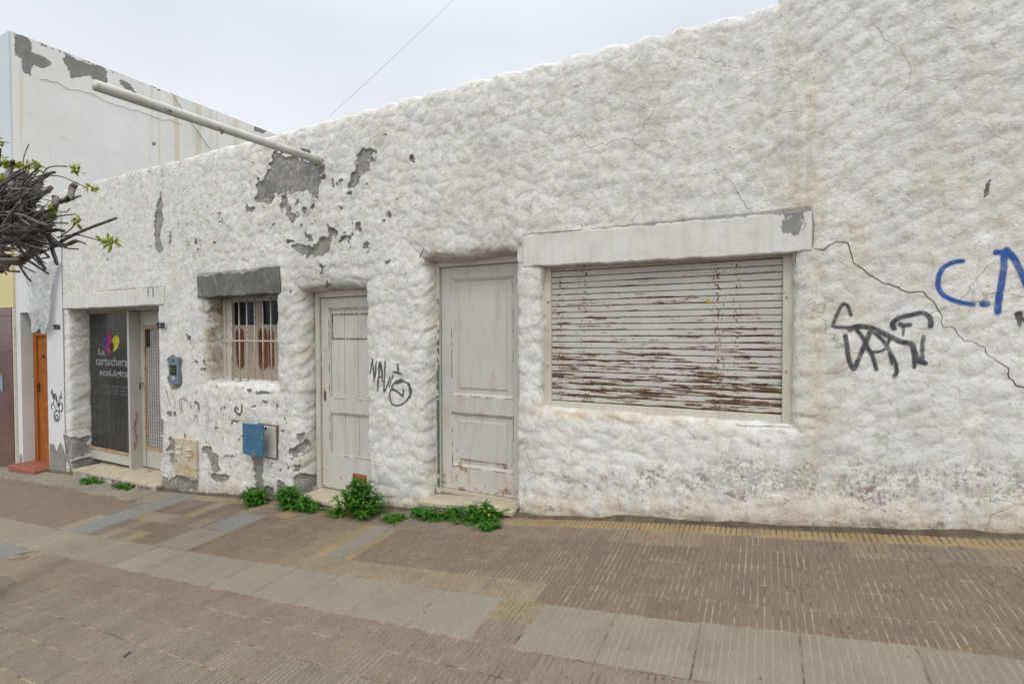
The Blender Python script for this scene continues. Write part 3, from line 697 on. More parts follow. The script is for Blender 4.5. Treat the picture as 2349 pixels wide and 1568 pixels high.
def mat_lintel(name, c1, c2, strk=.4):
    m = NT(name)
    b = m.mix(m.rng(m.noise(3, 6, .65), .35, .65), c1, c2)
    b = m.mix(m.math('MULTIPLY', m.rng(m.noise(1.0, 5, .6, vec=m.map((14, 14, 1.0))), 0.5, .7), strk), b, (.42, .38, .31))
    b = m.mix(m.math('MULTIPLY', m.rng(m.noise(7, 7, .72), .5, .66), .5), b, tuple(x*(.80 if strk else 3.3) for x in c2))
    pe = m.math('ADD', m.attr('peel'), m.math('MULTIPLY', m.math('SUBTRACT', m.noise(16, 7, .75, vec=m.map((1.5, 1, .7))), .5), .34))
    pk = m.rng(pe, 0, .012)
    b = m.mix(pk, b, m.mix(m.rng(m.noise(12, 6, .7), .35, .65), (.27, .26, .24), (.17, .165, .15)))
    m.color(b); m.bump(m.math('SUBTRACT', m.noise(60, 5), pk), .5, .002); return m.m
M_LA = mat_lintel('lintel_white_render', (.60, .58, .54), (.54, .515, .46))
M_LW = mat_lintel('lintel_grey_render', (.155, .15, .137), (.098, .095, .087), 0.0)
plaster_slab('lintel', -9.66, -6.925, 1.975, 2.195, -.006, .30, M_LA, house, seed=3, attrs=lambda A, B: {'peel': -.15+.23*np.exp(-((A+7.22)/.24)**2)*sstep(1.98, 2.12, B)*(.5+.5*np.sin(A*55))-.04*(A < -8)+.10*np.exp(-((B-2.195)/.010)**2)})
lw = plaster_slab('lintel', -6.222, -4.745, 2.04, 2.318, .000, .26, M_LW, house, wave=.014, seed=6, rise=.0, topf=lambda A: .042*sstep(-5.12, -4.98, A)-.01+.010*fbm(A, A*0, .06, 4, 8)+.012*(vnoise(A*9, A*0, 5)-.5), attrs=lambda A, B: {'peel': -.3+.0*A})
lw['label'] = 'bare dark grey cement lintel over the barred window'
plaster_slab('lintel', -1.79, .277, 2.142, 2.405, .004, .15, M_LA, house, seed=12, rise=-.028, wave=.010, topf=lambda A: .006*fbm(A, A*0, .05, 4, 8),
             attrs=lambda A, B: {'peel': -.118+.17*np.exp(-((A-.17)/.105)**2)*sstep(2.20, 2.30, B)+.10*np.exp(-((A+.74)/.04)**2)*sstep(2.30, 2.36, B)+.12*np.exp(-((B-2.405)/.008)**2)+.05*np.exp(-((A+1.78)/.02)**2)})
# deep soffits above doors already belong to the wall sheet

# ---- entrance (steel glazed front with mesh and a recessed meshed door) ----
yA = .272
M_RUSTO = mat_rust('rusty_orange_steel', (.36, .29, .20), .44, (.23, .10, .035))
M_BEIGE = mat_paintwood('beige_steel_paint', paint=(.43, .41, .365), under=(.22, .12, .06), amount=.655, dirty=.55)
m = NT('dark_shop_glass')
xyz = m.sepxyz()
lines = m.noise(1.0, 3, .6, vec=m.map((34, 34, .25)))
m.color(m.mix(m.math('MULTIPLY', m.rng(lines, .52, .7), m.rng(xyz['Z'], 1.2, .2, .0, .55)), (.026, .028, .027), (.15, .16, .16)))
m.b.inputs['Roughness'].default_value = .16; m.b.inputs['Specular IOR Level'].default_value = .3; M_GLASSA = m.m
ent = MB()
zs0, zs1 = -.36, 1.945
ent.bevbox(-9.55, -9.51, yA-.02, yA+.03, zs0, zs1); ent.bevbox(-9.55, -7.05, yA-.02, yA+.03, 1.937, 2.06); ent.bevbox(-8.32, -7.05, yA+.09, yA+.16, 1.93, 2.06); ent.box(-8.32, -7.05, yA+.03, yA+.12, 1.95, 2.0)
ent.bevbox(-9.51, -8.355, yA-.012, yA+.02, zs0, -.205)
ef = ent.build('glazed_front', M_BEIGE, house)
f = MB(); f.bevbox(-9.512, -9.482, yA-.026, yA, -.18, 1.93); f.bevbox(-9.482, -8.325, yA-.026, yA, 1.905, 1.934); f.bevbox(-9.482, -8.325, yA-.026, yA, -.205, -.168); f.build('glazing_bead', M_RUSTO, ef)
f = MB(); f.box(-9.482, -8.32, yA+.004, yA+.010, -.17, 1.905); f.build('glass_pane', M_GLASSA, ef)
f = MB()
for i in range(34): x = -9.475+i*.0345; f.box(x-.0011, x+.0011, yA-.012, yA-.0095, -.168, 1.905)
for i in range(52): z = -.15+i*.040; f.box(-9.482, -8.325, yA-.0145, yA-.012, z-.001, z+.001)
f.build('wire_mesh', simple('galvanised_mesh_dirty', (.085, .08, .07), (.14, .12, .09), rough=.6), ef)
post = MB(); post.bevbox(-8.325, -8.275, yA-.035, yA+.125, -.40, 1.93); post.build('post', M_BEIGE, ef)
# recessed door to the right of the post
yD = yA+.115
dr_ = MB()
dr_.bevbox(-8.27, -8.19, yD, yD+.04, -.38, 1.93); dr_.bevbox(-8.19, -7.10, yD, yD+.04, 1.72, 1.93); dr_.box(-8.19, -7.10, yD+.02, yD+.04, -.38, 1.72)
dr_.bevbox(-8.15, -7.10, yD+.004, yD+.03, -.38, -.11)
dA = dr_.build('door', M_BEIGE, house); dA['label'] = 'recessed beige steel door behind wire mesh'
f = MB(); f.bevbox(-8.185, -8.145, yD-.006, yD+.01, -.11, 1.70); f.bevbox(-8.145, -7.10, yD-.006, yD+.01, 1.665, 1.70); f.bevbox(-8.145, -7.10, yD-.006, yD+.01, -.11, -.075); f.build('glazing_bead', M_RUSTO, dA)
f = MB(); f.box(-8.14, -7.10, yD+.008, yD+.016, -.075, 1.665); f.build('panel', simple('dusty_pane', (.42, .41, .41), (.36, .35, .34), rough=.4, bump=0), dA)
f = MB()
for i in range(18): x = -8.10+i*.0575; f.box(x-.0022, x+.0022, yD-.004, yD, -.075, 1.665)
for i in range(35): z = -.05+i*.050; f.box(-8.145, -7.10, yD-.008, yD-.004, z-.002, z+.002)
f.build('wire_mesh', simple('brown_mesh_wire', (.16, .115, .09), rough=.7), dA)
f = MB(); f.box(-8.14, -8.03, yD+.003, yD+.0075, 1.40, 1.665); f.build('torn_opening', M_DARK, dA)
f = MB(); f.tube([(-8.205, yD-.002, .86), (-8.205, yD-.045, .86), (-8.20, yD-.05, .78)], .011, 8); f.build('handle', simple('dark_metal', (.03, .03, .03), rough=.4, metal=.6), dA)

def text_mesh(name, s, size, loc, mat, parent, rot=(R(90), 0, 0), ext=.001, squash=1.0, align='LEFT', spacing=1.0, bold=0.0):
    cu = bpy.data.curves.new(name, 'FONT'); cu.body = s; cu.size = size; cu.extrude = ext; cu.align_x = align; cu.space_character = spacing; cu.offset = bold; cu.resolution_u = 3
    to = bpy.data.objects.new(name, cu); col.objects.link(to)
    bpy.context.view_layer.update()
    me = bpy.data.meshes.new_from_object(to.evaluated_get(bpy.context.evaluated_depsgraph_get()))
    bpy.data.objects.remove(to); me.materials.clear(); me.materials.append(mat)
    o = bpy.data.objects.new(name, me); col.objects.link(o)
    n = len(me.vertices); co = np.empty(n*3, np.float32); me.vertices.foreach_get('co', co); co = co.reshape(-1, 3)
    rx = np.stack([co[:, 0]*squash+loc[0], -co[:, 2]+loc[1], co[:, 1]+loc[2]], 1)
    me.vertices.foreach_set('co', rx.ravel().astype(np.float32)); me.update()
    if parent: o.parent = parent; o.matrix_parent_inverse = Matrix.Translation(-parent.location)
    return o
M_LET = simple('faded_vinyl_letters', (.36, .39, .40), (.26, .28, .29), scale=25, bump=0)
yT = yA+.0025
def fit(o, x0, x1):   # stretch lettering to its width on the glass
    me = o.data; n = len(me.vertices); co = np.empty(n*3, np.float32); me.vertices.foreach_get('co', co); co = co.reshape(-1, 3)
    a, b = co[:, 0].min(), co[:, 0].max(); co[:, 0] = x0+(co[:, 0]-a)*(x1-x0)/(b-a); me.vertices.foreach_set('co', co.ravel()); me.update()
pA = lambda x, y: at(x, y, yT)
def words(s, xa, xb, ybase, yx):
    p0 = pA(xa, ybase); p1 = pA(xb, ybase); h = (pA(xa, yx)[2]-p0[2])
    o = text_mesh('lettering', s, h/.52, (p0[0], yT, (p0[2]+p1[2])/2), M_LET, ef, bold=.003); fit(o, p0[0], p1[0]); return o
words('La', 226, 240.5, 813, 803); words('cartuchera', 220, 293, 838, 824); words('ecoLógica', 228, 294, 862, 851)
def petal(cx, cy, rx, ry, rot, c, nm):
    k = MB(); pts = []
    for i in range(20):
        a = 2*math.pi*i/20; u = rx*math.cos(a); v = ry*math.sin(a)*(1.0); u *= (1-.35*(v/ry if v > 0 else 0)) if False else 1
        uu = u*math.cos(rot)-v*math.sin(rot); vv = u*math.sin(rot)+v*math.cos(rot)
        p = at(cx+uu, cy-vv, yT-.0005*nm); pts.append(p)
    k.add(pts+[q+np.array([0, .0004, 0]) for q in pts], [tuple(range(20))[::-1]]); k.build('emblem_petal', simple('vinyl_'+str(nm), c, bump=0), ef)
petal(245, 789, 7, 17, .25, (.03, .035, .30), 1); petal(264, 787, 9, 19, -.25, (.62, .55, .03), 2); petal(251.5, 776, 6.5, 13, 0, (.36, .02, .13), 3); petal(252, 795, 9, 15, 0, (.40, .02, .12), 4)
petal(256, 795, 5, 10.5, 0, (.012, .012, .012), 5)
M_LET2 = simple('ghost_lettering', (.085, .09, .09), bump=0)
for y0_, xa, xb in ((884, 236, 296), (893, 242, 290), (900, 240, 292)):
    k = MB(); p = pA(xa, y0_); q_ = pA(xb, y0_)
    nn = 11
    for i in range(nn):
        a = p[0]+(q_[0]-p[0])*i/nn; hh_ = .018 if i % 4 != 3 else .003; k.box(a, a+(q_[0]-p[0])/nn, yT, yT+.0006, p[2]-hh_, p[2]+hh_*random.uniform(.6, 1))
    k.build('faded_mark', M_LET2, ef)

# doorsteps ----------------------------------------------------------
m = NT('cream_step_tile'); xyz = m.sepxyz()
c_ = m.mix(m.rng(m.noise(6, 6, .7), .35, .65), (.46, .405, .285), (.36, .31, .22))
fr = m.math('FRACT', m.math('MULTIPLY', xyz['X'], 6.6)); jt = m.math('GREATER_THAN', fr, .955)
c_ = m.mix(m.math('MULTIPLY', jt, .6), c_, (.2, .165, .11)); c_ = m.mix(m.rng(m.noise(4, 7, .7), .56, .66), c_, (.2, .17, .135))
m.color(c_); m.b.inputs['Roughness'].default_value = .6; m.bump(m.noise(50, 5), .3, .002); M_STEP = m.m
m = NT('step_riser'); c_ = m.mix(m.rng(m.noise(9, 6, .7), .42, .56), (.5, .47, .44), (.22, .10, .13)); c_ = m.mix(m.rng(m.noise(15, 6, .7), .52, .62), c_, (.17, .15, .125)); m.color(c_); m.bump(m.noise(40, 5), .6, .005); M_RIS = m.m
def doorstep(x0, x1, front, back, zt0, zt1, lab=None, th=.028):
    k = MB(); n = 14
    for i in range(n):
        a = x0+(x1-x0)*i/n; b = x0+(x1-x0)*(i+1)/n
        za_ = zt0+(zt1-zt0)*i/n; zb_ = zt0+(zt1-zt0)*(i+1)/n
        fa = front+.012*(vnoise(a*7, 0, 3)-.5); fb = front+.012*(vnoise(b*7, 0, 3)-.5)
        v = [(a, -fa, za_), (b, -fb, zb_), (b, back, zb_+.01), (a, back, za_+.01), (a, -fa, za_-th), (b, -fb, zb_-th), (b, back, zb_-th), (a, back, za_-th)]
        k.add(v, [(0, 1, 2, 3), (4, 7, 6, 5), (0, 4, 5, 1), (1, 5, 6, 2), (3, 7, 4, 0)], 0)
        g = min(g1(a, front), g1(b, front))-.1
        k.add([(a, -fa+.02, za_-th-.002), (b, -fb+.02, zb_-th-.002), (b, -fb+.02, g), (a, -fa+.02, g), (b, back, g), (b, back, zb_-th-.002), (a, back, g), (a, back, za_-th-.002)], [(0, 3, 2, 1), (1, 2, 4, 5), (0, 7, 6, 3)], 1)
    o = k.build('doorstep', [M_STEP, M_RIS], house)
    if lab: o['label'] = lab
    return o
doorstep(-9.22, -7.05, .085, .40, -.425, -.385)
doorstep(-4.36, -3.42, .10, .26, -.118, -.132)
doorstep(-2.84, -1.86, .07, .26, .045, .098)

# ---- barred window -------------------------------------------------
yW = .232
wf = MB()
wf.bevbox(-6.07, -6.02, yW-.02, yW+.05, .99, 2.06); wf.bevbox(-6.02, -5.93, yW, yW+.05, .99, 2.06); wf.bevbox(-5.93, -4.83, yW, yW+.05, 1.985, 2.06); wf.bevbox(-4.90, -4.83, yW, yW+.05, 1.06, 1.985); wf.bevbox(-6.02, -4.83, yW-.02, yW+.05, .97, 1.045)
win = wf.build('window', M_FRAME, house)
m = NT('rotten_shutter_boards'); xyz = m.sepxyz()
stn = m.noise(1.0, 5, .6, vec=m.map((9.0, 5, .5), (2.2, 0, 0)))
zf = m.math('MULTIPLY', m.rng(xyz['Z'], 1.10, 1.22), m.rng(xyz['Z'], 1.72, 1.60))
def cst(xc, wd): return m.rng(m.math('ABSOLUTE', m.math('SUBTRACT', xyz['X'], xc)), 0, wd, 1, 0)
cs_ = m.math('MAXIMUM', m.math('MAXIMUM', cst(-5.80, .125), cst(-5.375, .130)), m.math('MAXIMUM', m.math('MULTIPLY', cst(-5.23, .11), .85), m.math('MULTIPLY', cst(-5.66, .05), .55)))
st = m.rng(m.math('MULTIPLY', m.math('ADD', m.math('ADD', cs_, m.math('MULTIPLY', m.math('SUBTRACT', m.noise(1, 6, .65, vec=m.map((30, 10, 2.2))), .5), 1.0)), m.math('MULTIPLY', m.noise(40, 4), .06)), zf), .32, .52)
c_ = m.mix(m.rng(m.noise(1, 5, .6, vec=m.map((40, 10, 1.2))), .35, .65), (.40, .35, .28), (.30, .25, .19))
c_ = m.mix(st, c_, m.mix(m.rng(m.noise(1, 5, .6, vec=m.map((50, 10, 2.0))), .35, .65), (.17, .065, .016), (.07, .03, .012))); m.color(c_); m.bump(m.noise(1, 5, .6, vec=m.map((60, 20, 2))), .4, .002); M_SHB = m.m
k = MB()
for i in range(4): x = -5.93+i*.262; k.bevbox(x+.002, x+.258, yW+.028, yW+.05, 1.045, 1.70)
k.bevbox(-5.93, -4.9, yW+.02, yW+.045, 1.045, 1.09); k.bevbox(-5.50, -5.40, yW+.022, yW+.045, 1.09, 1.985)
k.build('shutter_board', M_SHB, win)
m = NT('dark_window_glass'); m.b.inputs['Base Color'].default_value = (.006, .008, .010, 1); m.b.inputs['Roughness'].default_value = .25; M_GLD = m.m
k = MB(); k.box(-5.93, -4.9, yW+.056, yW+.06, 1.66, 1.99); k.build('pane', M_GLD, win)
m = NT('white_bar_purple_chips'); c_ = m.mix(m.rng(m.noise(35, 5, .7), .57, .62), (.50, .46, .42), (.16, .04, .06)); m.color(c_); m.bump(m.noise(60, 4), .4, .001); M_BAR = m.m
for i in range(8):
    x = -5.873+i*.1435
    if x > -4.86: break
    k = MB(); k.tube([(x, yW-.03, 1.0), (x+random.uniform(-.002, .002), yW-.03, 1.5), (x, yW-.03, 2.02)], .0085, 8); k.build('bar', M_BAR, win, True)
k = MB(); k.box(-6.05, -4.85, yW-.043, yW-.037, 1.50, 1.516); k.build('crossbar', M_BAR, win)
k = MB(); k.bevbox(-6.03, -4.85, yW-.046, yW-.022, .985, 1.012, .002); k.build('bottom_rail', M_BAR, win)

# ---- panelled doors -------------------------------------------------
def frame_panel(k, x0, x1, z0, z1, y, dpt=.014, mold=.02):
    """sunk panel with sloping moulding inside a rail opening"""
    a = [(x0, y, z0), (x1, y, z0), (x1, y, z1), (x0, y, z1)]
    b = [(x0+mold*.35, y+dpt*.3, z0+mold*.35), (x1-mold*.35, y+dpt*.3, z0+mold*.35), (x1-mold*.35, y+dpt*.3, z1-mold*.35), (x0+mold*.35, y+dpt*.3, z1-mold*.35)]
    c = [(x0+mold, y+dpt, z0+mold), (x1-mold, y+dpt, z0+mold), (x1-mold, y+dpt, z1-mold), (x0+mold, y+dpt, z1-mold)]
    fs = []
    for o_ in (0, 4):
        for i in range(4):
            j = (i+1) % 4; fs.append((o_+i, o_+j, o_+4+j, o_+4+i))
    fs.append((8, 9, 10, 11)); k.add(a+b+c, fs)
# door 3
yL = .205
k = MB(); k.bevbox(-4.415, -4.355, yL-.025, yL+.05, -.12, 2.045, .006); k.bevbox(-4.355, -3.50, yL-.025, yL+.05, 1.985, 2.06, .006); k.build('door_frame', M_FRAME, house)
k = MB(); yl = yL+.005
X0, X1, Z0, Z1 = -4.35, -3.52, -.10, 1.98
k.bevbox(X0, X0+.115, yl, yl+.04, Z0, Z1, .003)
k.bevbox(X1-.10, X1, yl, yl+.04, Z0, Z1, .003)
for z0, z1 in ((Z0, .27), (.74, .955) if False else (.735, .89), (1.87, Z1)): k.bevbox(X0+.115, X1-.10, yl, yl+.04, z0, z1, .003)
for z0, z1 in ((.27, .735), (.89, 1.87)):
    k.bevbox(X0+.115, X0+.13, yl+.004, yl+.04, z0, z1, .003); k.bevbox(X1-.115, X1-.10, yl+.004, yl+.04, z0, z1, .003)
    k.bevbox(X0+.13, X1-.115, yl+.004, yl+.04, z0, z0+.015, .003); k.bevbox(X0+.13, X1-.115, yl+.004, yl+.04, z1-.015, z1, .003)
    n = 3; a0, a1 = X0+.13, X1-.115
    for i in range(n): k.bevbox(a0+(a1-a0)*i/n+.002, a0+(a1-a0)*(i+1)/n-.002, yl+.020, yl+.038, z0+.015, z1-.015, .003)
door3 = k.build('door', M_DOOR3, house); door3['label'] = 'narrow beige wooden door with boarded panels and a small brown vent'
k = MB()
M_RAW = simple('bare_brown_edge', (.17, .12, .085), (.10, .07, .05), scale=40)
a0, a1, b0, b1 = -4.195, -3.66, 1.54, 1.80
for (x0, x1, z0, z1) in [(a0, a1, b0-.006, b0+.006), (a0, a1, b1-.006, b1+.006), (a0-.006, a0+.006, b0, b1), (a1-.006, a1+.006, b0, b1)]:
    n = 26
    for i in range(n):
        if random.random() < .12: continue
        j = random.uniform(.4, 1.25)
        if x1-x0 > z1-z0: xa = x0+(x1-x0)*i/n; xb = x0+(x1-x0)*(i+1)/n; zc_ = (z0+z1)/2; k.box(xa, xb+.001, yl+.012, yl+.016, zc_-.006*j, zc_+.005*j)
        else: za_ = z0+(z1-z0)*i/n; zb_ = z0+(z1-z0)*(i+1)/n; xc = (x0+x1)/2; k.box(xc-.006*j, xc+.005*j, yl+.012, yl+.016, za_, zb_+.001)
k.build('patched_hatch', M_RAW, door3)
k = MB(); 
k.box(-3.90, -3.71, yl-.004, yl+.03, -.085, .105)
for i in range(7): z = -.075+i*.025; k.add([(-3.895, yl-.006, z), (-3.715, yl-.006, z), (-3.715, yl-.018, z-.012+.012), (-3.895, yl-.018, z), (-3.895, yl-.004, z+.018), (-3.715, yl-.004, z+.018)], [(0, 3, 2, 1), (3, 4, 5, 2)])
k.build('vent', simple('terracotta_vent', (.24, .075, .03), (.16, .05, .022), rough=.6), door3)
def knobplate(x, z, parent, y):
    k = MB(); k.bevbox(x-.018, x+.018, y-.004, y, z-.05, z+.06, .002); k.tube([(x, y-.002, z+.005), (x, y-.014, z+.005)], [.013, .011], 10); k.build('lock', simple('old_brass', (.22, .15, .08), rough=.5, metal=.5), parent)
    k = MB(); k.tube([(x, y-.001, z+.082), (x, y-.006, z+.082)], .006, 8); k.build('keyhole', M_DARK, parent)
knobplate(-4.30, .905, door3, yl)
def worn_edges(parent, lines, y, name='worn_edge', w=.006, keep=.55):
    k = MB()
    for (x0, z0, x1, z1) in lines:
        L_ = math.hypot(x1-x0, z1-z0); n = int(L_/.022); on_ = False
        for i in range(n):
            if random.random() < .35: on_ = random.random() < keep
            if not on_: continue
            a = i/n; b = (i+1)/n; j = random.uniform(.25, 1.0)*w
            xa, za_, xb, zb2 = x0+(x1-x0)*a, z0+(z1-z0)*a, x0+(x1-x0)*b, z0+(z1-z0)*b
            if abs(x1-x0) > abs(z1-z0): k.box(xa, xb+.002, y-.001, y+.004, za_-j*.5, za_+j*.5)
            else: k.box(xa-j*.5, xa+j*.5, y-.001, y+.004, za_, zb2+.002)
    o = k.build(name, M_RAW, parent); o['kind'] = 'stuff'; return o
worn_edges(door3, [(-4.235, .27, -3.6, .27), (-4.235, .735, -3.6, .735), (-4.235, .89, -3.6, .89), (-4.235, 1.87, -3.6, 1.87), (-4.235, .27, -4.235, .735), (-4.235, .9, -4.235, 1.87), (-4.348, -.1, -4.348, 1.9)], yl)
# door 4
yl4 = .21
k = MB(); k.bevbox(-2.815, -2.758, yl4-.035, yl4+.05, .06, 2.285, .008); k.bevbox(-2.758, -1.86, yl4-.035, yl4+.05, 2.218, 2.30, .008)
fr4 = k.build('door_frame', M_FRAME, house)
k = MB()
z = .12
while z < 1.92:
    h = random.uniform(.012, .05); wd = .030*(1 if z < 1.25 else random.choice([0, .5, .8, 0, .6]))*random.uniform(.75, 1.1)
    if wd > .002: k.box(-2.7575-wd, -2.7565, yl4-.0375, yl4-.0345, z, z+h)
    z += h
k.build('exposed_strip', M_GREEN, fr4)['label'] = 'old green paint laid bare along the door jamb'
k = MB(); X0, X1, Z0, Z1 = -2.752, -1.87, .115, 2.215
k.bevbox(X0, X0+.115, yl4, yl4+.045, Z0, Z1, .003); k.bevbox(X1-.115, X1, yl4, yl4+.045, Z0, Z1, .003)
for z0, z1 in ((Z0, .335), (.845, 1.005), (2.10, Z1)): k.bevbox(X0+.115, X1-.115, yl4, yl4+.045, z0, z1, .003)
for z0, z1 in ((.335, .845), (1.005, 2.10)):
    frame_panel(k, X0+.115, X1-.115, z0, z1, yl4+.003, .018, .028)
    frame_panel(k, X0+.150, X1-.150, z0+.035, z1-.035, yl4+.0148, -.006, .022) if False else None
    k.bevbox(X0+.185, X1-.185, yl4+.012, yl4+.024, z0+.07, z1-.07, .007)
door4 = k.build('door', M_DOOR4, house); door4['label'] = 'worn greyish beige wooden door with one tall and one low panel'
worn_edges(door4, [(-2.637, .335, -1.985, .335), (-2.637, .845, -1.985, .845), (-2.637, 1.005, -1.985, 1.005), (-2.637, .335, -2.637, .845), (-2.637, 1.005, -2.637, 1.7), (-1.985, .335, -1.985, .845), (-1.985, 1.3, -1.985, 2.1), (-2.567, .405, -2.06, .405), (-2.75, .12, -2.75, 1.4)], yl4)
k = MB(); k.bevbox(-2.76, -1.86, yl4-.03, yl4+.05, .07, .112, .006); k.build('threshold', mat_paintwood('threshold_wood', paint=(.42, .36, .28), amount=.58), door4)
k = MB(); k.box(-1.905, -1.885, yl4-.006, yl4+.0, 1.09, 1.20); k.build('lock', M_DARK, door4)

# ---- roller shutter --------------------------------------------------
yS = .115
m = NT('peeling_shutter_paint'); xyz = m.sepxyz()
zz = xyz['Z']
n1 = m.noise(1.0, 8, .72, vec=m.map((3.4, 3.4, 46)))
n1b = m.noise(1.0, 6, .7, vec=m.map((13, 13, 60), (4, 0, 1)))
low = m.rng(zz, 1.04, 2.05, .112, -.004); low2 = m.rng(zz, 1.05, 1.20, -.03, 0.0)
frz = m.math('FRACT', m.math('MULTIPLY', m.math('SUBTRACT', zz, 1.035), 24/1.165))
edg = m.rng(frz, .0, .30, .055, 0.0)
f1 = m.math('ADD', m.math('ADD', edg, m.math('ADD', m.math('MULTIPLY', n1, .72), m.math('MULTIPLY', n1b, .28))), m.math('ADD', low, low2))
pk = m.rng(f1, .607, .617)
def colm(xc, wd): return m.rng(m.math('ABSOLUTE', m.math('SUBTRACT', xyz['X'], xc)), 0, wd, 1, 0)
cm = m.math('MAXIMUM', m.math('MAXIMUM', colm(-1.50, .06), m.math('MULTIPLY', colm(-1.29, .10), .8)), m.math('MAXIMUM', colm(-.29, .08), m.math('MULTIPLY', colm(-.17, .05), 1.0)))
chk = m.noise(1.0, 3, .6, vec=m.map((75, 75, 62), (1, 2, 3)))
pk2 = m.rng(m.math('ADD', chk, m.math('MULTIPLY', cm, .13)), .685, .70)
pk2 = m.math('MULTIPLY', pk2, m.rng(cm, .02, .15)); pk = m.math('MAXIMUM', pk, pk2)
wood = m.mix(m.rng(m.noise(1, 5, .7, vec=m.map((6, 6, 90))), .35, .65), (.15, .075, .038), (.07, .045, .028))
c_ = m.mix(m.rng(m.noise(2, 5), .35, .65), (.50, .47, .42), (.44, .41, .36))
c_ = m.mix(m.math('MULTIPLY', m.rng(m.noise(1, 5, .65, vec=m.map((9, 9, 1.2))), .55, .72), .4), c_, (.36, .29, .21))
m.color(m.mix(pk, c_, wood)); m.b.inputs['Roughness'].default_value = .6
m.bump(m.math('SUBTRACT', m.math('MULTIPLY', m.noise(1, 4, .6, vec=m.map((8, 8, 150))), .5), pk), .5, .0015); M_SLAT = m.m
k = MB(); ns = 24; zb_, zt_ = 1.035, 2.20; hh = (zt_-zb_)/ns; xa, xb = -1.575, .118
nxs = 36
for i in range(ns):
    z0 = zb_+i*hh+.0024; z1 = zb_+(i+1)*hh-.0020
    sag = [.004*vnoise(j*.25, i*1.7, 8)+.0012*random.random() for j in range(nxs+1)]
    prof = [(z0, .007), (z0+.0015, .000), (z0+.006, -.0016), (z1-.006, -.0022), (z1-.0015, -.0012), (z1, .007)]
    vs_ = []; fs_ = []
    for j in range(nxs+1):
        x = xa+(xb-xa)*j/nxs
        for (z, d) in prof: vs_.append((x, yS+d+random.uniform(-.0004, .0004), z-.006*sag[j]/.004*.4))
    for j in range(nxs):
        for q_ in range(5): a = j*6+q_; fs_.append((a, a+6, a+7, a+1))
    k.add(vs_, fs_)
rs = k.build('roller_shutter', M_SLAT, house); rs['label'] = 'closed wooden roller shutter, paint flaking to brown towards the bottom'
k = MB(); k.box(-1.60, .14, yS+.010, yS+.018, 1.0, 2.22); k.build('backing', M_DARK, rs)
k = MB(); k.bevbox(-1.69, -1.575, yS-.022, yS+.03, .97, 2.20, .005); k.build('guide_rail', M_FRAME, rs)
k = MB(); k.bevbox(.118, .235, yS-.028, yS+.03, .95, 2.20, .005); k.build('guide_rail', M_FRAME, rs)
k = MB(); k.bevbox(-1.575, .118, yS-.016, yS+.03, .95, 1.030, .004); k.build('bottom_rail', M_FRAME, rs)
M_YF = simple('yellow_foam_scrap', (.42, .33, .07), (.3, .22, .05), scale=40)
for (x, y, s_) in [(1569, 635, .016), (1624, 692, .02), (1394, 704, .011)]:
    p = at(x, y, yS-.004); k = MB(); n = 7
    pts = [(p[0]+s_*math.cos(2*math.pi*i/n)*random.uniform(.5, 1), yS-.006, p[2]+s_*math.sin(2*math.pi*i/n)*random.uniform(.5, 1.2)) for i in range(n)]
    k.add(pts+[(a, b+.004, c) for a, b, c in pts], [tuple(range(n))]+[(i, i+n, (i+1) % n+n, (i+1) % n) for i in range(n)]); k.build('yellow_scrap', M_YF, rs)
for (x, y) in [(1804, 682), (1803, 852), (1257, 692), (1256, 839)]:
    p = at(x, y, yS-.03); k = MB(); k.tube([(p[0], yS-.022, p[2]), (p[0], yS-.032, p[2])], .009, 8); k.build('bolt', M_RUSTO, rs)

# ---- cracks, graffiti --------------------------------------------------
M_CRK = simple('crack_shadow_dirt', (.07, .055, .04), (.13, .10, .07), scale=30, bump=0)
M_HAIR = simple('hairline_crack', (.33, .28, .20), (.42, .38, .30), scale=30, bump=0)
def zz6(pts): return [(1743.4+.5034*a, 458.8+.5034*b) for a, b in pts]
def crack(name, pts, w0, parent, jitter=.008, wob=.6):
    wpts = wp(pts); P_ = []
    for (a, b), (c, d) in zip(wpts[:-1], wpts[1:]):
        n = max(1, int(math.hypot(c-a, d-b)/.014)); P_ += [(a+(c-a)*i/n, b+(d-b)*i/n) for i in range(n)]
    P_.append(wpts[-1]); n = len(P_)
    k = MB(); vs_ = []
    for i, (x, z) in enumerate(P_):
        t = np.array(P_[min(i+1, n-1)])-np.array(P_[max(i-1, 0)]); t = t/(np.linalg.norm(t)+1e-9); nn = np.array([-t[1], t[0]])
        jo = jitter*(vnoise(i*.45, 0, 17)-.5)*2+random.uniform(-.0012, .0012)
        ww = w0*(.35+1.1*vnoise(i*.23, 3, 29))*min(1, (i+1)/4, (n-i)/6)
        for s_ in (-1, 1):
            q2 = np.array([x, z])+nn*(jo+s_*ww/2); p = surf(q2[0], q2[1], .0012); vs_.append(tuple(p))
    k.add(vs_, [(2*i, 2*i+1, 2*i+3, 2*i+2) for i in range(n-1)]); return k.build(name, M_CRK if w0 > .0028 else M_HAIR, parent)
c0_ = crack('crack', zz6([(235,215),(290,225),(350,187),(395,200),(425,285),(500,345),(560,375),(625,400),(680,420),(740,418),(795,455),(800,490),(830,540),(835,575),(890,585),(925,640),(975,650),(1025,670),(1030,695),(1080,740),(1130,765),(1135,810),(1165,840),(1203,858),(1280,880),(1330,960)]), .0065, house)
c0_['label'] = 'long stepped crack running down to the right from the shutter lintel'
crack('crack', zz6([(640,400),(620,399),(600,390),(580,378)]), .014, house, .004)
crack('crack', zz6([(235,218),(290,230),(330,270),(410,310)]), .0017, house)
crack('crack', zz6([(120,1024),(230,1020),(305,985),(340,1000),(390,1005),(430,1045),(500,1080),(530,1060),(590,1095),(660,1090),(700,1110)]), .0017, house)
z7 = lambda pts: [(1101+.5313*a, .5313*b) for a, b in pts]
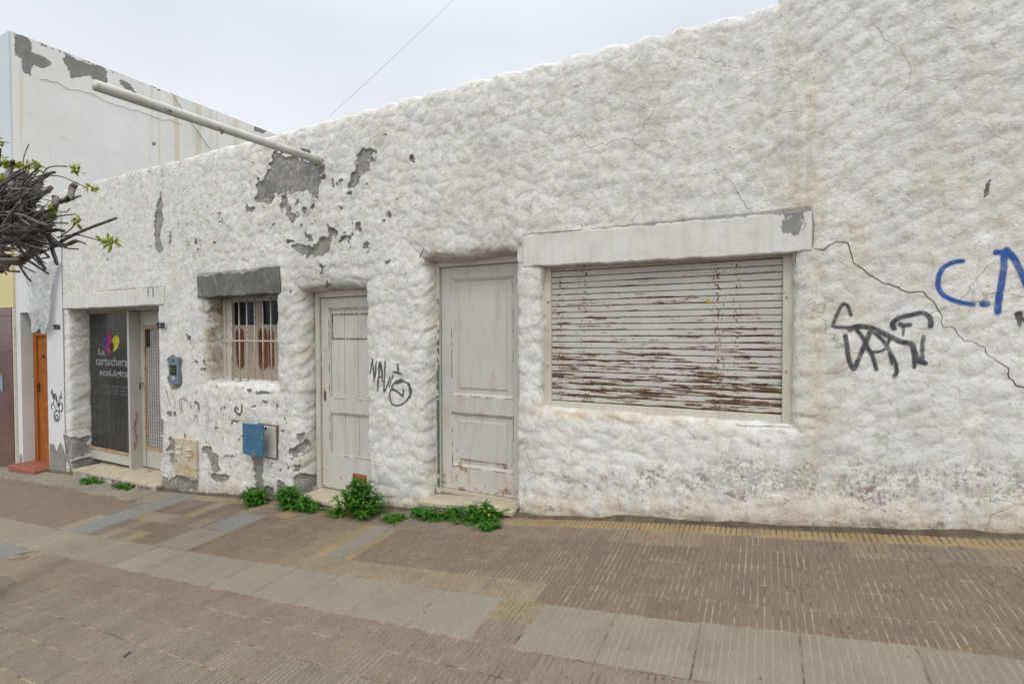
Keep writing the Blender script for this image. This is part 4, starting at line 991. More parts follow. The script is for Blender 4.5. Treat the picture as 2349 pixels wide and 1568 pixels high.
crack('crack', z7([(1690,60),(1705,110),(1735,140),(1750,180),(1810,205),(1860,290),(1855,370),(1770,430),(1740,520)]), .002, house)
crack('crack', z7([(1860,335),(1960,340),(2040,350),(2080,345),(2170,315),(2230,325),(2290,330)]), .0014, house)
crack('crack', z7([(2080,500),(2160,520),(2220,590),(2349,620)]), .0014, house)
crack('crack', z7([(1290,20),(1300,60),(1340,105),(1330,170)]), .002, house)
crack('crack', [(1680,970), (1740,972), (1820,975)], .006, house, .003)
crack('crack', [(1823,585), (1819,600), (1820,615)], .012, house, .002)
crack('crack', [(1205,536), (1330,528), (1460,521), (1600,508), (1750,495), (1862,483)], .0030, house, .003)  # thin shadow line above the shutter lintel, painted as a dark ribbon
crack('crack', [(1865,485), (1866,530), (1862,568)], .004, house, .003)
crack('crack', [(1178,606), (1190,602), (1215,607)], .003, house, .003)
crack('crack', [(941,545), (960,560), (978,580), (990,593)], .003, house, .003)
crack('crack', [(480,1010), (478,1040), (482,1060), (478,1100)], .005, house, .004)
crack('crack', [(362,600), (400,605), (430,590), (470,585)], .003, house, .006)

def mat_ink(name, c, dens=.9):
    m = NT(name)
    a = m.rng(m.attr('ink'), .007, -.004, 0, 1, True)
    a = m.math('MULTIPLY', a, m.rng(m.noise(16, 5, .7), .30, .58, .42*dens, dens)); a = m.math('MULTIPLY', a, m.rng(m.noise(120, 3, .7), .30, .48, .6, 1.0))
    m.b.inputs['Base Color'].default_value = c+(1,); m.b.inputs['Roughness'].default_value = .7
    m.L(a, m.b.inputs['Alpha']); return m.m  # spray density varies with the relief
M_INKB = mat_ink('blue_spray_paint', (.018, .075, .30), .97); M_INKK = mat_ink('black_spray_paint', (.040, .044, .055), .90); M_INKF = mat_ink('faded_spray_paint', (.13, .13, .16), .6)
def smooth_path(pts, n=5):
    if len(pts) < 3: return pts
    out = []
    for i in range(len(pts)-1):
        p0 = pts[max(i-1, 0)]; p1 = pts[i]; p2 = pts[i+1]; p3 = pts[min(i+2, len(pts)-1)]
        for k in range(n):
            t = k/n; out.append(tuple(.5*((2*p1[j])+(-p0[j]+p2[j])*t+(2*p0[j]-5*p1[j]+4*p2[j]-p3[j])*t*t+(-p0[j]+3*p1[j]-3*p2[j]+p3[j])*t**3) for j in (0, 1)))
    return out+[pts[-1]]
def graffiti(strokes, mat, label, name='graffiti'):
    ink = np.full(U.shape, 1.0)
    for pts, wd in strokes:
        wpts = wp(smooth_path(pts)); xs_ = [a for a, b in wpts]; zs_ = [b for a, b in wpts]
        i0, i1 = np.searchsorted(us, [min(xs_)-.08, max(xs_)+.08]); j0, j1 = np.searchsorted(vs, [min(zs_)-.08, max(zs_)+.08])
        s_ = seg_dist(U[i0:i1, j0:j1], V[i0:i1, j0:j1], wpts)-wd*.66
        ink[i0:i1, j0:j1] = np.minimum(ink[i0:i1, j0:j1], s_)
    near = ink < .016
    mk_ = near[:-1, :-1] | near[1:, :-1] | near[:-1, 1:] | near[1:, 1:]
    o = grid_obj(name, WP+WN*.0016, mk_ & fm, mat, house, {'ink': ink}); o['label'] = label; return o
graffiti([(zz6([(922,278),(880,283),(835,310),(814,350),(814,400),(838,435),(890,460),(940,471),(972,476)]), .016),
          (zz6([(1018,472),(1030,472)]), .026),
          (zz6([(1075,238),(1100,240),(1112,262),(1103,350),(1088,440),(1080,510)]), .021),
          (zz6([(1122,226),(1160,270),(1195,340),(1240,440),(1260,500),(1268,380),(1262,250)]), .021)], M_INKB, 'blue spray-painted letters C.N')
graffiti([(zz6(p), w_) for p, w_ in [([(415,525),(400,485),(380,473),(360,500),(335,560),(340,577),(410,580)], .012), ([(410,590),(440,575),(490,578),(540,595),(600,625),(640,645),(690,655),(700,690),(720,730),(750,742)], .020),
   ([(388,618),(395,660),(405,730),(425,770)], .017), ([(430,768),(455,710),(485,640),(505,595)], .017), ([(440,590),(470,630),(490,670),(515,720),(530,772)], .015), ([(590,630),(575,670),(545,690),(505,690)], .010),
   ([(515,600),(560,640),(590,690),(615,740),(622,780),(610,805)], .013), ([(585,680),(600,745)], .011), ([(610,585),(605,560),(640,535),(700,520),(745,515),(775,540),(775,575)], .018), ([(745,620),(738,670),(740,740)], .013), ([(695,660),(700,720),(702,760)], .013),
   ([(640,565),(652,572),(668,570),(684,568)], .018), ([(655,580),(652,615)], .006)]], M_INKK, 'black spray-painted four-legged animal scrawl')
z4f = zc(.4564, 825.8, 513.9)
graffiti([(z4f(p), w_) for p, w_ in [([(42,752),(60,682)], .014), ([(60,682),(70,788)], .013), ([(70,788),(86,692)], .014), ([(86,838),(106,692),(114,790)], .013), ([(92,772),(116,764)], .009),
   ([(130,692),(122,842),(152,768)], .011), ([(148,815),(166,762)], .009), ([(190,705),(196,748)], .017), ([(172,742),(210,752)], .012),
   ([(205,780),(172,800),(152,850),(160,900),(195,910),(235,885),(250,840),(240,800),(210,785)], .010), ([(160,830),(178,835),(215,865)], .013), ([(215,865),(218,832)], .013), ([(245,800),(255,840),(248,868)], .018), ([(178,800),(215,790)], .013)]], M_INKK, 'black scrawled tag ending in a round face, on the pier between the two wooden doors')
graffiti([(zb(p), w_) for p, w_ in [([(725,640),(742,618),(762,640)], .014), ([(800,598),(806,630),(785,690),(730,650)], .018), ([(700,782),(708,750),(755,760)], .018), ([(240,880),(246,905)], .022), ([(68,462),(75,490)], .016)]], M_INKK, 'small black heart-like mark above the blue box')
graffiti([(zb(p), w_) for p, w_ in [([(68,465),(85,530),(100,600)], .012), ([(135,505),(155,580)], .012), ([(280,570),(240,535),(205,540),(190,580),(210,650)], .012), ([(215,565),(210,640)], .012), ([(385,625),(385,660)], .014), ([(350,690),(330,760)], .010), ([(340,700),(368,750)], .010), ([(300,560),(310,620)], .01), ([(355,490),(370,450)], .008)]], M_INKF, 'faded grey scribble below the intercom')
# red scrawl on the post face
M_RED = simple('red_marker', (.42, .01, .04), bump=0)
k = MB(); yy = [y for y in np.arange(945, 1030, 1.6)]
pp = []
for i, y in enumerate(yy):
    x = 311+3.8*math.sin(i*1.25+.9*math.sin(i*.37))*(.5+.8*float(vnoise(i*.35, 2.0, 3)))+2.2*math.sin(i*.21)
    ycoord = yA+.055+(x-311)*.006*0
    # on the right-hand face of the post (plane x = -8.275)
    d = FW+RT*(x-1174.5)/CF-UP*(y-784)/CF; t = (-8.2745-CO[0])/d[0]; p = CO+d*t; pp.append((-8.273, p[1], p[2]))
k.tube(pp, .0045, 5); k.build('graffiti', M_RED, ef)['label'] = 'red marker scrawl running up the beige post'
k = MB()
# house number 938
M_NUM = simple('black_house_number', (.02, .02, .022), rough=.4, bump=0)
p = at(367, 753); q_ = at(385, 753)
on = text_mesh('house_number', '938', .105, (p[0], -.040, p[2]), M_NUM, house, ext=.004, bold=.004); fit(on, p[0], q_[0])

# ------------------------------------------------------------------ fixtures on the lumpy wall
# sign pole
pb = surf(-4.10, 3.375)
pole = empty('sign_pole', (-4.10, 0, 3.375)); tag(pole, 'off-white steel pipe jutting out from the wall above the peeled grey patch', 'pole')
m = NT('chipped_white_pipe'); c_ = m.mix(m.rng(m.noise(3, 5), .35, .65), (.56, .54, .49), (.44, .42, .37)); c_ = m.mix(m.rng(m.noise(14, 6, .7, vec=m.map((1, .5, 1))), .63, .65), c_, (.07, .065, .07)); c_ = m.mix(m.math('MULTIPLY', m.rng(m.noise(6, 6, .7, vec=m.map((2, .3, 2))), .52, .68), .5), c_, (.30, .24, .17)); m.color(c_); m.b.inputs['Roughness'].default_value = .45; M_PIPE = m.m
tip = np.array([-4.10, -1.955, 3.375-.075])
k = MB(); base = np.array([-4.10, .08, 3.378])
k.tube([base+(tip-base)*t for t in np.linspace(0, 1, 12)], .0375, 20, cap=False); k.build('pipe', M_PIPE, pole, True)
k = MB(); k.tube([tip+np.array([0, .012, 0]), tip+np.array([0, -.004, 0])], .0375, 20); k.build('end_cap', M_PIPE, pole, True)
for t, nm in ((.56, 'bolt'), (.80 if False else .27, 'bolt')):
    c_p = base+(tip-base)*t; k = MB(); k.tube([c_p+np.array([0, 0, -.036]), c_p+np.array([0, 0, -.052])], .011, 6); k.build(nm, M_RUSTO, pole)
# nail with wire over door 4
ob = MB(); ob.tube([at(963, 592, .0), at(966, 583, -.04), at(972, 571, -.06)], .004, 6); o = ob.build('bent_nail', simple('rusty_nail', (.08, .06, .05))); tag(o, 'bent rusty nail sticking out above the left corner of the tall-panel door', 'nail')
# intercom
icx = at(400, 850); ic = empty('intercom', (icx[0], -.02, icx[2])); tag(ic, 'grey blue door intercom on the white wall beside number 938', 'intercom')
M_ICG = simple('blue_grey_metal', (.135, .18, .205), (.11, .15, .17), rough=.5, bump=.1)
a = at(388.5, 818, -.03); b = at(413, 882, -.03)
k = MB(); k.bevbox(a[0], b[0]-.015, -.042, .02, b[2], a[2], .006); k.build('case', M_ICG, ic)
w_ = b[0]-.015-a[0]; xc = a[0]+w_*.5; h_ = a[2]-b[2]
k = MB(); k.tube([(xc, -.041, a[2]-.13*h_), (xc, -.045, a[2]-.13*h_)], .016, 12); k.build('lens', M_DARK, ic)
k = MB(); k.box(xc-.065, xc+.065, -.0445, -.040, a[2]-.66*h_, a[2]-.30*h_); k.build('speaker_grille', simple('dark_plastic', (.02, .02, .02), bump=0), ic)
k = MB(); k.box(xc-.045, xc+.045, -.047, -.0445, a[2]-.58*h_, a[2]-.40*h_); k.build('name_plate', simple('dark_olive_label', (.06, .06, .012), bump=0), ic)
k = MB(); k.box(xc-.028, xc+.028, -.046, -.0425, a[2]-.82*h_, a[2]-.72*h_); k.build('call_button', simple('cream_button', (.5, .5, .38), bump=0), ic)
# rusty gas meter door
mb = empty('meter_cover', (-6.47, -.02, .04)); tag(mb, 'rust-streaked cream metal meter door low on the wall left of the blue one', 'meter cover')
M_MET = mat_rust('rusty_cream_metal', (.47, .43, .32), .52, (.38, .20, .07), 9)
k = MB(); k.bevbox(-6.695, -6.245, -.035, .01, -.195, .275, .004); mo = k.build('door_plate', M_MET, mb)
for (x, z) in ((-6.60, .165), (-6.60, .09), (-6.38, .155), (-6.38, .08)):
    k = MB(); k.add([(x-.06, -.036, z+.012), (x+.06, -.036, z+.012), (x+.06, -.050, z-.008), (x-.06, -.050, z-.008), (x+.06, -.036, z-.010), (x-.06, -.036, z-.010)], [(0, 1, 2, 3), (3, 2, 4, 5)]); k.build('louvre', M_MET, mb)
k = MB(); k.tube([(-6.655, -.034, -.02), (-6.655, -.042, -.02)], .010, 8); k.build('keyhole', M_DARK, mb)
# blue utility box with its door swung open over the wall
ub = empty('utility_box', (-5.06, -.03, .4)); tag(ub, 'small wall utility box with its chipped blue metal door hanging open', 'utility box')
m = NT('chipped_blue_paint'); c_ = m.mix(m.rng(m.noise(15, 6, .75), .56, .60), (.030, .125, .235), (.20, .19, .09)); m.color(c_); m.b.inputs['Roughness'].default_value = .5; M_UB = m.m
M_CREAM = mat_rust('cream_rusty_plate', (.52, .50, .45), .60, (.36, .19, .07), 5)
hx, hy = -5.055, -.16
k = MB()
pa = at(556, 970, -.05); pd = at(557, 1040, -.05)
ax, ay = pa[0], -.05
def slabq(ax, ay, bx, by, z0, z1, th, zt=0.0):
    n = np.array([-(by-ay), bx-ax]); n = n/np.linalg.norm(n)*th
    v = []
    for (x, y, s_) in ((ax, ay, 0), (bx, by, zt), (bx+n[0], by+n[1], zt), (ax+n[0], ay+n[1], 0)): v += [(x, y, z0+s_), (x, y, z1+s_)]
    return v, [(0, 1, 3, 2), (2, 3, 5, 4), (4, 5, 7, 6), (6, 7, 1, 0), (1, 7, 5, 3), (0, 2, 4, 6)]
pr = at(601, 975, hy); pr2 = at(600, 1047, hy)
v, fs = slabq(ax, ay, pr[0], hy, pd[2], pa[2], .022, zt=(pr[2]-pa[2]))
k.add(v, fs); k.build('door', M_UB, ub)
k = MB(); k.bevbox(-5.10, -4.805, -.03, .01, .215, .565, .006); k.build('inner_plate', M_CREAM, ub)
k = MB(); k.bevbox(-5.115, -4.79, -.022, .01, .200, .580, .004); k.build('frame', M_RAW, ub)
k = MB(); k.tube([(-4.96, -.029, .535), (-4.96, -.036, .535)], .014, 10); k.build('keyhole', M_DARK, ub)

# ------------------------------------------------------------------ 936: smooth white house front
h6 = empty('white_house', (-10.4, 0, 0)); tag(h6, 'narrow smooth white house front with an orange-brown door, left of the lumpy house', 'house')
def wall_grid(name, x0, x1, z0, z1, y, mat, parent, peels=(), step=.03, hole=None, flip=False, axis='x', wave=.003, seed=2, extra=None):
    a = np.arange(x0, x1+step*.5, step); a[-1] = x1; b = np.arange(z0, z1+step*.5, step); b[-1] = z1
    A, B = np.meshgrid(a, b, indexing='ij'); pe = np.full(A.shape, -.5)
    for pts in peels: pe = np.maximum(pe, poly_sd(A, B, pts))
    if extra is not None: pe = np.maximum(pe, extra(A, B))
    Y = y+wave*fbm(A, B, .8, 3, seed)
    P = np.stack([A, Y, B], -1) if axis == 'x' else np.stack([Y, A, B], -1)
    mk_ = np.ones((len(a)-1, len(b)-1), bool)
    if hole:
        xm = (a[:-1]+a[1:])/2; zm = (b[:-1]+b[1:])/2; hx0, hx1, hz0, hz1 = hole
        mk_ &= ~((xm[:, None] > hx0) & (xm[:, None] < hx1) & (zm[None] > hz0) & (zm[None] < hz1))
    return grid_obj(name, P, mk_, mat, parent, {'peel': pe})
z8 = lambda pts: wp([(.2927*a, 679+.2927*b) for a, b in pts])
hx0, hx1, hz1 = -11.04, -10.125, 1.95
def seg(x0, x1, z0, z1, nm='wall'):
    return wall_grid(nm, x0, x1, z0, z1, -.012, M_936, h6, [z8([(395,1150),(430,1160),(450,1210),(480,1140),(510,1200),(520,1260),(560,1280),(640,1300),(640,1500),(395,1500)]), z8([(500,1080),(560,1090),(570,1200),(520,1200)]), z8([(160,1235),(180,1240),(185,1300),(160,1310)])])
w1 = MB()
seg(-11.20, hx0, -1.0, 3.47); seg(hx1, -9.60, -1.0, 3.47); seg(hx0, hx1, hz1, 3.47)
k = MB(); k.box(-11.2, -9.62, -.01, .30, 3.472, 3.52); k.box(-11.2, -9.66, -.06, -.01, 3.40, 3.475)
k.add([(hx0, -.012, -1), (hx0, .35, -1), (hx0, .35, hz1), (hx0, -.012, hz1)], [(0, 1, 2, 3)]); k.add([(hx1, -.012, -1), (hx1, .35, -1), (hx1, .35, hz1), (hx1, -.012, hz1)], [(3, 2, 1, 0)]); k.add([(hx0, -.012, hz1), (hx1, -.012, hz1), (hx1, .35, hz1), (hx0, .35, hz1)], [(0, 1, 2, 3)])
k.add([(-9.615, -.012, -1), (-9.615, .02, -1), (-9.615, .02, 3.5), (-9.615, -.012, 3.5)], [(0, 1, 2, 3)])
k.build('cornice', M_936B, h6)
M_ORD = NT('varnished_orange_wood'); mm = M_ORD; c_ = mm.mix(mm.rng(mm.noise(1, 5, .6, vec=mm.map((30, 30, 2))), .35, .65), (.33, .105, .014), (.24, .072, .012)); mm.color(c_); mm.b.inputs['Roughness'].default_value = .5; M_ORD = mm.m
yo = .15
k = MB(); k.bevbox(hx0, hx0+.10, yo-.01, yo+.06, -.6, 1.57, .006)
k.bevbox(hx0+.10, hx0+.24, yo+.02, yo+.06, -.56, 1.56, .004); k.bevbox(hx1-.12, hx1, yo+.02, yo+.06, -.56, 1.56, .004)
for z0, z1 in ((-.56, -.30), (.34, .42), (.94, 1.02) if False else (.98, 1.04), (1.44, 1.56)): k.bevbox(hx0+.24, hx1-.12, yo+.02, yo+.06, z0, z1, .004)
for z0, z1 in ((-.30, .34), (.42, .98), (1.04, 1.44)): frame_panel(k, hx0+.24, hx1-.12, z0, z1, yo+.024, .012, .03)
k.bevbox(hx0, hx1, yo-.01, yo+.06, 1.56, 1.61, .005)
d6 = k.build('door', M_ORD, h6)
k = MB(); k.box(hx0, hx1, yo+.03, yo+.035, 1.61, hz1); k.build('transom_pane', simple('green_grey_glass', (.07, .10, .10), rough=.2, bump=0), h6)
k = MB(); k.bevbox(hx0+.115, hx0+.155, yo+.012, yo+.02, .62, .78, .003); k.tube([(hx0+.135, yo+.015, .72), (hx0+.135, yo-.03, .72), (hx0+.20, yo-.032, .715)], .010, 8); k.build('handle', simple('dark_bronze', (.05, .04, .03), rough=.4, metal=.7), d6)
k = MB(); k.box(hx0+.27, hx0+.45, yo+.008, yo+.02, 1.205, 1.24); k.build('letter_slot', M_DARK, d6)
k = MB(); k.bevbox(hx0+.46, hx0+.58, yo-.02, yo+.02, .95, 1.26, .004); k.build('letter_box', M_ORD, d6)
k = MB(); zs = -.545; k.bevbox(hx0-.02+.02, hx1, -.20, .30, -1.0, zs, .008); k.build('doorstep', simple('red_painted_step', (.26, .095, .058), (.20, .075, .048), rough=.6), h6)
pn = at(123, 755, -.016); pn2 = at(138, 755, -.016)
on = text_mesh('house_number', '936', .105, (pn[0], -.016, pn[2]), M_NUM, h6, ext=.004, bold=.004); fit(on, pn[0], pn2[0])
def ribbon(paths, wd, mat, parent, y, label=None, zfn=None):
    k = MB()
    for pts in paths:
        sp_ = smooth_path(pts, 5); W3 = [at(px, py, y) for px, py in sp_]; vs_ = []; n = len(W3)
        for i, p in enumerate(W3):
            t = W3[min(i+1, n-1)]-W3[max(i-1, 0)]; t = t/(np.linalg.norm(t)+1e-9); nn = np.array([-t[2], 0, t[0]]); ww = wd*(.75+.5*vnoise(i*.4, 0, 3))
            vs_ += [p+nn*ww/2, p-nn*ww/2]
        k.add(vs_, [(2*i, 2*i+1, 2*i+3, 2*i+2) for i in range(n-1)])
    o = k.build('graffiti', mat, parent)
    if label: o['label'] = label
    return o
f8 = lambda pts: [(.2927*a, 679+.2927*b) for a, b in pts]
circ = lambda cx, cy, rx, ry, n=14, a0=0, a1=2*math.pi: [(cx+rx*math.cos(a0+(a1-a0)*i/n), cy+ry*math.sin(a0+(a1-a0)*i/n)) for i in range(n+1)]
ribbon([f8(p) for p in [[(400,772),(406,730),(414,800),(422,758)], [(418,832),(431,764),(441,830)], [(422,802),(438,798)], [(441,775),(451,862),(470,775)], [(478,745),(476,800)], [(466,790),(490,797)], circ(475, 870, 15, 33), [(414,838),(402,850),(402,870),(412,886)], [(416,836),(440,892)], circ(444, 937, 23, 42), circ(441, 948, 11, 18)]], .016, simple('black_marker', (.03, .03, .035), bump=0), h6, -.0185, 'black marker tag with a small round face')
# crumpled plastic sheet hanging from above the door
na, nb = 40, 70
S_, T_ = np.meshgrid(np.linspace(0, 1, na), np.linspace(0, 1, nb), indexing='ij')
tl, tr, bl, br = at(45, 585, -.05), at(142, 600, -.03), at(69, 762, -.12), at(104, 758, -.12)
wl = at(50, 690, -.1); wr = at(100, 690, -.1)
prof = T_**.62
A = (tl[None, None]*(1-S_)[..., None]+tr[None, None]*S_[..., None]); B = (bl[None, None]*(1-S_)[..., None]+br[None, None]*S_[..., None])
P = A*(1-prof[..., None])+B*prof[..., None]; P[..., 2] = A[..., 2]*(1-T_)+B[..., 2]*T_
P[..., 1] = -.06-.05*T_+.06*fbm(S_*1.6+.25*T_, T_*.35, .16, 4, 5)+.015*fbm(S_, T_, .07, 3, 6)
P[..., 2] += (T_ > .93)*.10*fbm(S_, S_*0, .12, 3, 9); P[..., 0] += .03*fbm(S_, T_, .2, 3, 19)
m = NT('translucent_plastic'); m.b.inputs['Base Color'].default_value = (.62, .63, .62, 1); m.b.inputs['Roughness'].default_value = .35
tr_ = m.t.nodes.new('ShaderNodeBsdfTranslucent'); tr_.inputs[0].default_value = (.6, .6, .6, 1); mx = m.t.nodes.new('ShaderNodeMixShader'); mx.inputs[0].default_value = .35
m.L(m.b.outputs[0], mx.inputs[1]); m.L(tr_.outputs[0], mx.inputs[2])
tp_ = m.t.nodes.new('ShaderNodeBsdfTransparent'); mx2 = m.t.nodes.new('ShaderNodeMixShader'); mx2.inputs[0].default_value = .22; m.L(mx.outputs[0], mx2.inputs[1]); m.L(tp_.outputs[0], mx2.inputs[2]); m.L(mx2.outputs[0], m.out.inputs[0])
o = grid_obj('plastic_sheet', P, np.ones((na-1, nb-1), bool), m.m); tag(o, 'crumpled translucent plastic sheet hanging down over the top of the orange-brown door', 'plastic sheet')

# ------------------------------------------------------------------ tall corner building on the far left
hb = empty('tall_building', (-13, 0, 0)); tag(hb, 'tall building with pale blue-green front, yellow ground floor and peeling white side wall', 'building')
ZT0, ZT1 = 6.62, 6.70
sidep = lambda pts: [(lambda d: (float((CO+d*((-11.2-CO[0])/d[0]))[1]), float((CO+d*((-11.2-CO[0])/d[0]))[2])))(FW+RT*(x-1174.5)/CF-UP*(y-784)/CF) for x, y in pts]
s1 = lambda pts: [(a*.3745, b*.3745) for a, b in pts]
SP = [sidep(s1(p)) for p in [[(92,205),(180,235),(200,270),(190,320),(270,345),(315,375),(320,405),(270,420),(215,400),(195,425),(200,470),(150,445),(130,420),(140,360),(92,340)],
   [(375,355),(420,340),(520,390),(600,400),(650,430),(660,505),(620,520),(560,480),(550,460),(440,485),(420,430)],
   [(725,490),(760,495),(800,520),(840,575),(800,560),(730,515)], [(1550,775),(1640,800),(1620,820),(1560,805)], [(925,880),(940,865),(958,880),(940,895)]]]
def topdirt(A, B): return .045*np.exp(-((B-(ZT0+.02*A-.0))/.10)**2)-.05-.4*(B < 5.8)
sw = wall_grid('side_wall', 0.0, 14.0, -2.0, 6.66, -11.2, M_SIDE, hb, SP, step=.05, axis='y', extra=topdirt)
v_ = np.empty(len(sw.data.vertices)*3, np.float32); sw.data.vertices.foreach_get('co', v_); v_ = v_.reshape(-1, 3); tz = v_[:, 2] > 6.6; v_[tz, 2] += .012*v_[tz, 1]-.03; sw.data.vertices.foreach_set('co', v_.ravel()); sw.data.update()
k = MB(); cp_ = [(-11.19, a, b) for a, b in smooth_path(sidep(s1([(250,490),(330,500),(420,545),(540,570),(600,600),(650,620),(720,650),(790,665),(850,680),(900,700),(990,735),(1050,742),(1110,760)])), 4)]
cp_ = [(x, a+random.uniform(-.02, .02), b+random.uniform(-.02, .02)) for x, a, b in cp_]
k.tube(cp_, .0035, 4); k.build('crack', simple('old_crack', (.36, .31, .24), bump=0), hb)
M_PB = simple('pale_blue_green_paint', (.56, .61, .61), (.52, .57, .58), scale=1.2, bump=.2); M_YL = simple('yellow_paint', (.62, .53, .28), (.56, .48, .25), scale=1.5, bump=.2)
k = MB(); k.box(-20, -11.205, -.03, .25, 3.06, 6.615); k.build('upper_front', M_PB, hb)
k = MB(); k.box(-20, -11.205, -.04, .25, 2.045, 3.055); k.build('lower_front', M_YL, hb)
k = MB(); k.box(-20, -11.21, .26, 14, 6.4, 6.46); k.build('roof', simple('roof_slab', (.2, .19, .18)), hb)
k = MB(); k.box(-20, -19.8, .26, 14, -3, 6.4); k.box(-19.8, -11.21, 13.8, 14, -3, 6.4); k.build('rear_wall', M_936B, hb)
k = MB(); k.add([(-11.21, -.01, 6.60), (-11.21, 14, 6.80), (-11.40, 14, 6.80), (-11.40, -.01, 6.60), (-11.40, 14, 6.40), (-11.40, -.01, 6.40)], [(0, 1, 2, 3), (3, 2, 4, 5)]); k.build('parapet_cap', simple('grimy_cap', (.18, .17, .155), scale=5), hb)
m = NT('polished_brown_cladding'); c_ = m.mix(m.rng(m.noise(2, 6, .6), .35, .65), (.135, .070, .062), (.10, .052, .047)); m.color(c_); m.b.inputs['Roughness'].default_value = .3; m.b.inputs['Specular IOR Level'].default_value = .3
M_GRN = m.m
k = MB(); z = -1.1
while z < 2.03: k.bevbox(-11.80, -11.245, -.055, .25, z, min(z+.60, 2.04)-.004, .002); z += .60
k.build('column', M_GRN, hb)
k = MB(); k.box(-11.24, -11.205, -.045, .25, -1.0, 2.04); k.build('corner_strip', simple('cream_strip', (.56, .54, .44), bump=.2), hb)
k = MB(); k.bevbox(-11.90, -11.805, .02, .12, -.8, 2.04, .006); k.bevbox(-13.2, -11.90, .06, .12, 1.95, 2.04); k.bevbox(-13.2, -11.90, .08, .13, -.85, 1.95)
for z in (-.5, .25, .8, 1.35): k.bevbox(-13.1, -11.92, .06, .09, z, z+.06, .004)
d7 = k.build('door', M_ORD, hb); 
k = MB(); k.box(-20, -13.2, -.03, .2, -2.5, 2.04); k.build('lower_wall', M_YL, hb)
k = MB(); k.bevbox(-13.2, -11.72, -.14, .3, -1.6, -.76, .006); k.build('doorstep', simple('brown_step', (.17, .09, .075)), hb)
k = MB(); a = at(10.5, 878, -.06); k.bevbox(-11.70, -11.60, -.068, -.055, a[2]-.17, a[2]+.16, .003); k.build('doorbell_panel', M_ICG, hb)
k = MB(); k.box(-11.675, -11.625, -.071, -.068, a[2]-.12, a[2]+.10); k.build('nameplate', simple('pale_metal', (.35, .38, .4), rough=.35), hb)
# more street front far left so that the row does not end in the air
k = MB(); k.box(-34, -20.05, 0, 10, -4.5, 4.2); o = k.build('wall', M_936B); 
hn = empty('plain_house', (-27, 0, -3)); o.parent = hn; o.matrix_parent_inverse = Matrix.Translation((27, 0, 3)); tag(hn, 'plain pale house front farther down the street', 'house')

# ------------------------------------------------------------------ overhead wires
def wire(p, q_, sag, r, label):
    k = MB(); p = np.array(p); q_ = np.array(q_); k.tube([p+(q_-p)*t-np.array([0, 0, sag*4*t*(1-t)]) for t in np.linspace(0, 1, 24)], r, 6)
    o = k.build('overhead_wire', simple('wire_grey', (.16, .16, .17), rough=.5)); tag(o, label, 'wire'); return o
a = at(755, 268, .5); b = at(1035, 0, 1.6); c = a+(b-a)*1.7
wire(a, c, .03, .0014, 'thin dark wire rising from the parapet up into the sky')
def side(x, y, o_=.0):
    d = FW+RT*(x-1174.5)/CF-UP*(y-784)/CF; return CO+d*((-11.15-CO[0])/d[0])
wire(side(393, 213), side(482, 342), .02, .006, 'short slack wire hanging across the peeling side wall')

# ------------------------------------------------------------------ street tree, pollarded crown reaching in from the left
ty = -2.35
tp0 = at(-95, 600, ty)
tree = empty('street_tree', (tp0[0], ty, g1(tp0[0], -ty))); tag(tree, 'pollarded street tree, a tangle of cut bare branches with a few green buds', 'tree')
m = NT('grey_brown_bark'); c_ = m.mix(m.rng(m.noise(1, 6, .65, vec=m.map((18, 18, 18))), .3, .7), (.065, .048, .040), (.235, .20, .175)); m.color(c_); m.bump(m.noise(38, 7, .75), 1.0, .010); M_BARK = m.m
m = NT('cut_wood'); m.color(m.mix(m.rng(m.noise(30), .3, .7), (.30, .20, .13), (.2, .13, .09))); M_CUT = m.m
k = MB(); zt = tp0[2]
g0_ = g1(tp0[0], 2.35)-.05
k.tube([(tp0[0]+.05*math.sin(t*5), ty+.03*math.cos(t*7), g0_+(zt-g0_)*t) for t in np.linspace(0, 1, 24)], [.085+.045*math.exp(-t*9)+.012*float(vnoise(t*9, 1.0, 3))+.05*max(0, t-.8)*3 for t in np.linspace(0, 1, 24)], 14); k.build('trunk', M_BARK, tree, True)
def T(x, y, d=0.0): p = at(x, y, ty+d); return p
z2 = lambda a, b: (.2459*a, 312+.2459*b)   # zoom of the crown: 320/1195*.9176
tb = empty('limbs_anchor') if False else None
# thick limbs placed after the photograph (pixels of the crown), radius in m
LIMBS = [([(-60,560),(0,585),(40,600),(60,590),(90,560),(108,530),(115,500)], [.055,.035,.030,.030,.026,.022,.020], 0),
 ([(108,535),(118,490),(128,460),(126,452)], [.022,.024,.020,.014], .02), ([(126,465),(150,458),(160,452),(171,424)], [.017,.017,.017,.020], .0), ([(150,460),(168,455),(184,448)], [.012,.009,.006], .03),
 ([(-60,520),(-10,520),(40,490),(70,455),(95,420)], [.05,.035,.028,.026,.016], .1), ([(60,452),(85,415),(105,402),(124,394)], [.018,.022,.016,.009], .12),
 ([(-60,500),(10,470),(40,430),(62,395)], [.04,.03,.025,.024], .2), ([(-60,470),(-5,440),(20,395),(30,370)], [.04,.03,.02,.014], .05), ([(-60,540),(0,530),(60,515),(100,530),(125,555),(145,562),(172,552)], [.045,.03,.022,.02,.022,.016,.013], -.08),
 ([(112,540),(122,575),(130,606)], [.016,.014,.011], -.06), ([(-50,600),(0,618),(30,590)], [.04,.03,.02], .12), ([(-60,580),(-10,560),(50,545),(90,530),(144,528)], [.04,.028,.02,.016,.012], -.12),
 ([(-60,520),(0,500),(60,470),(120,430)], [.035,.025,.018,.013], -.15), ([(-60,480),(0,455),(60,425)], [.03,.02,.016], -.1), ([(-40,560),(10,500),(20,450),(25,400)], [.03,.022,.02,.015], -.02)]
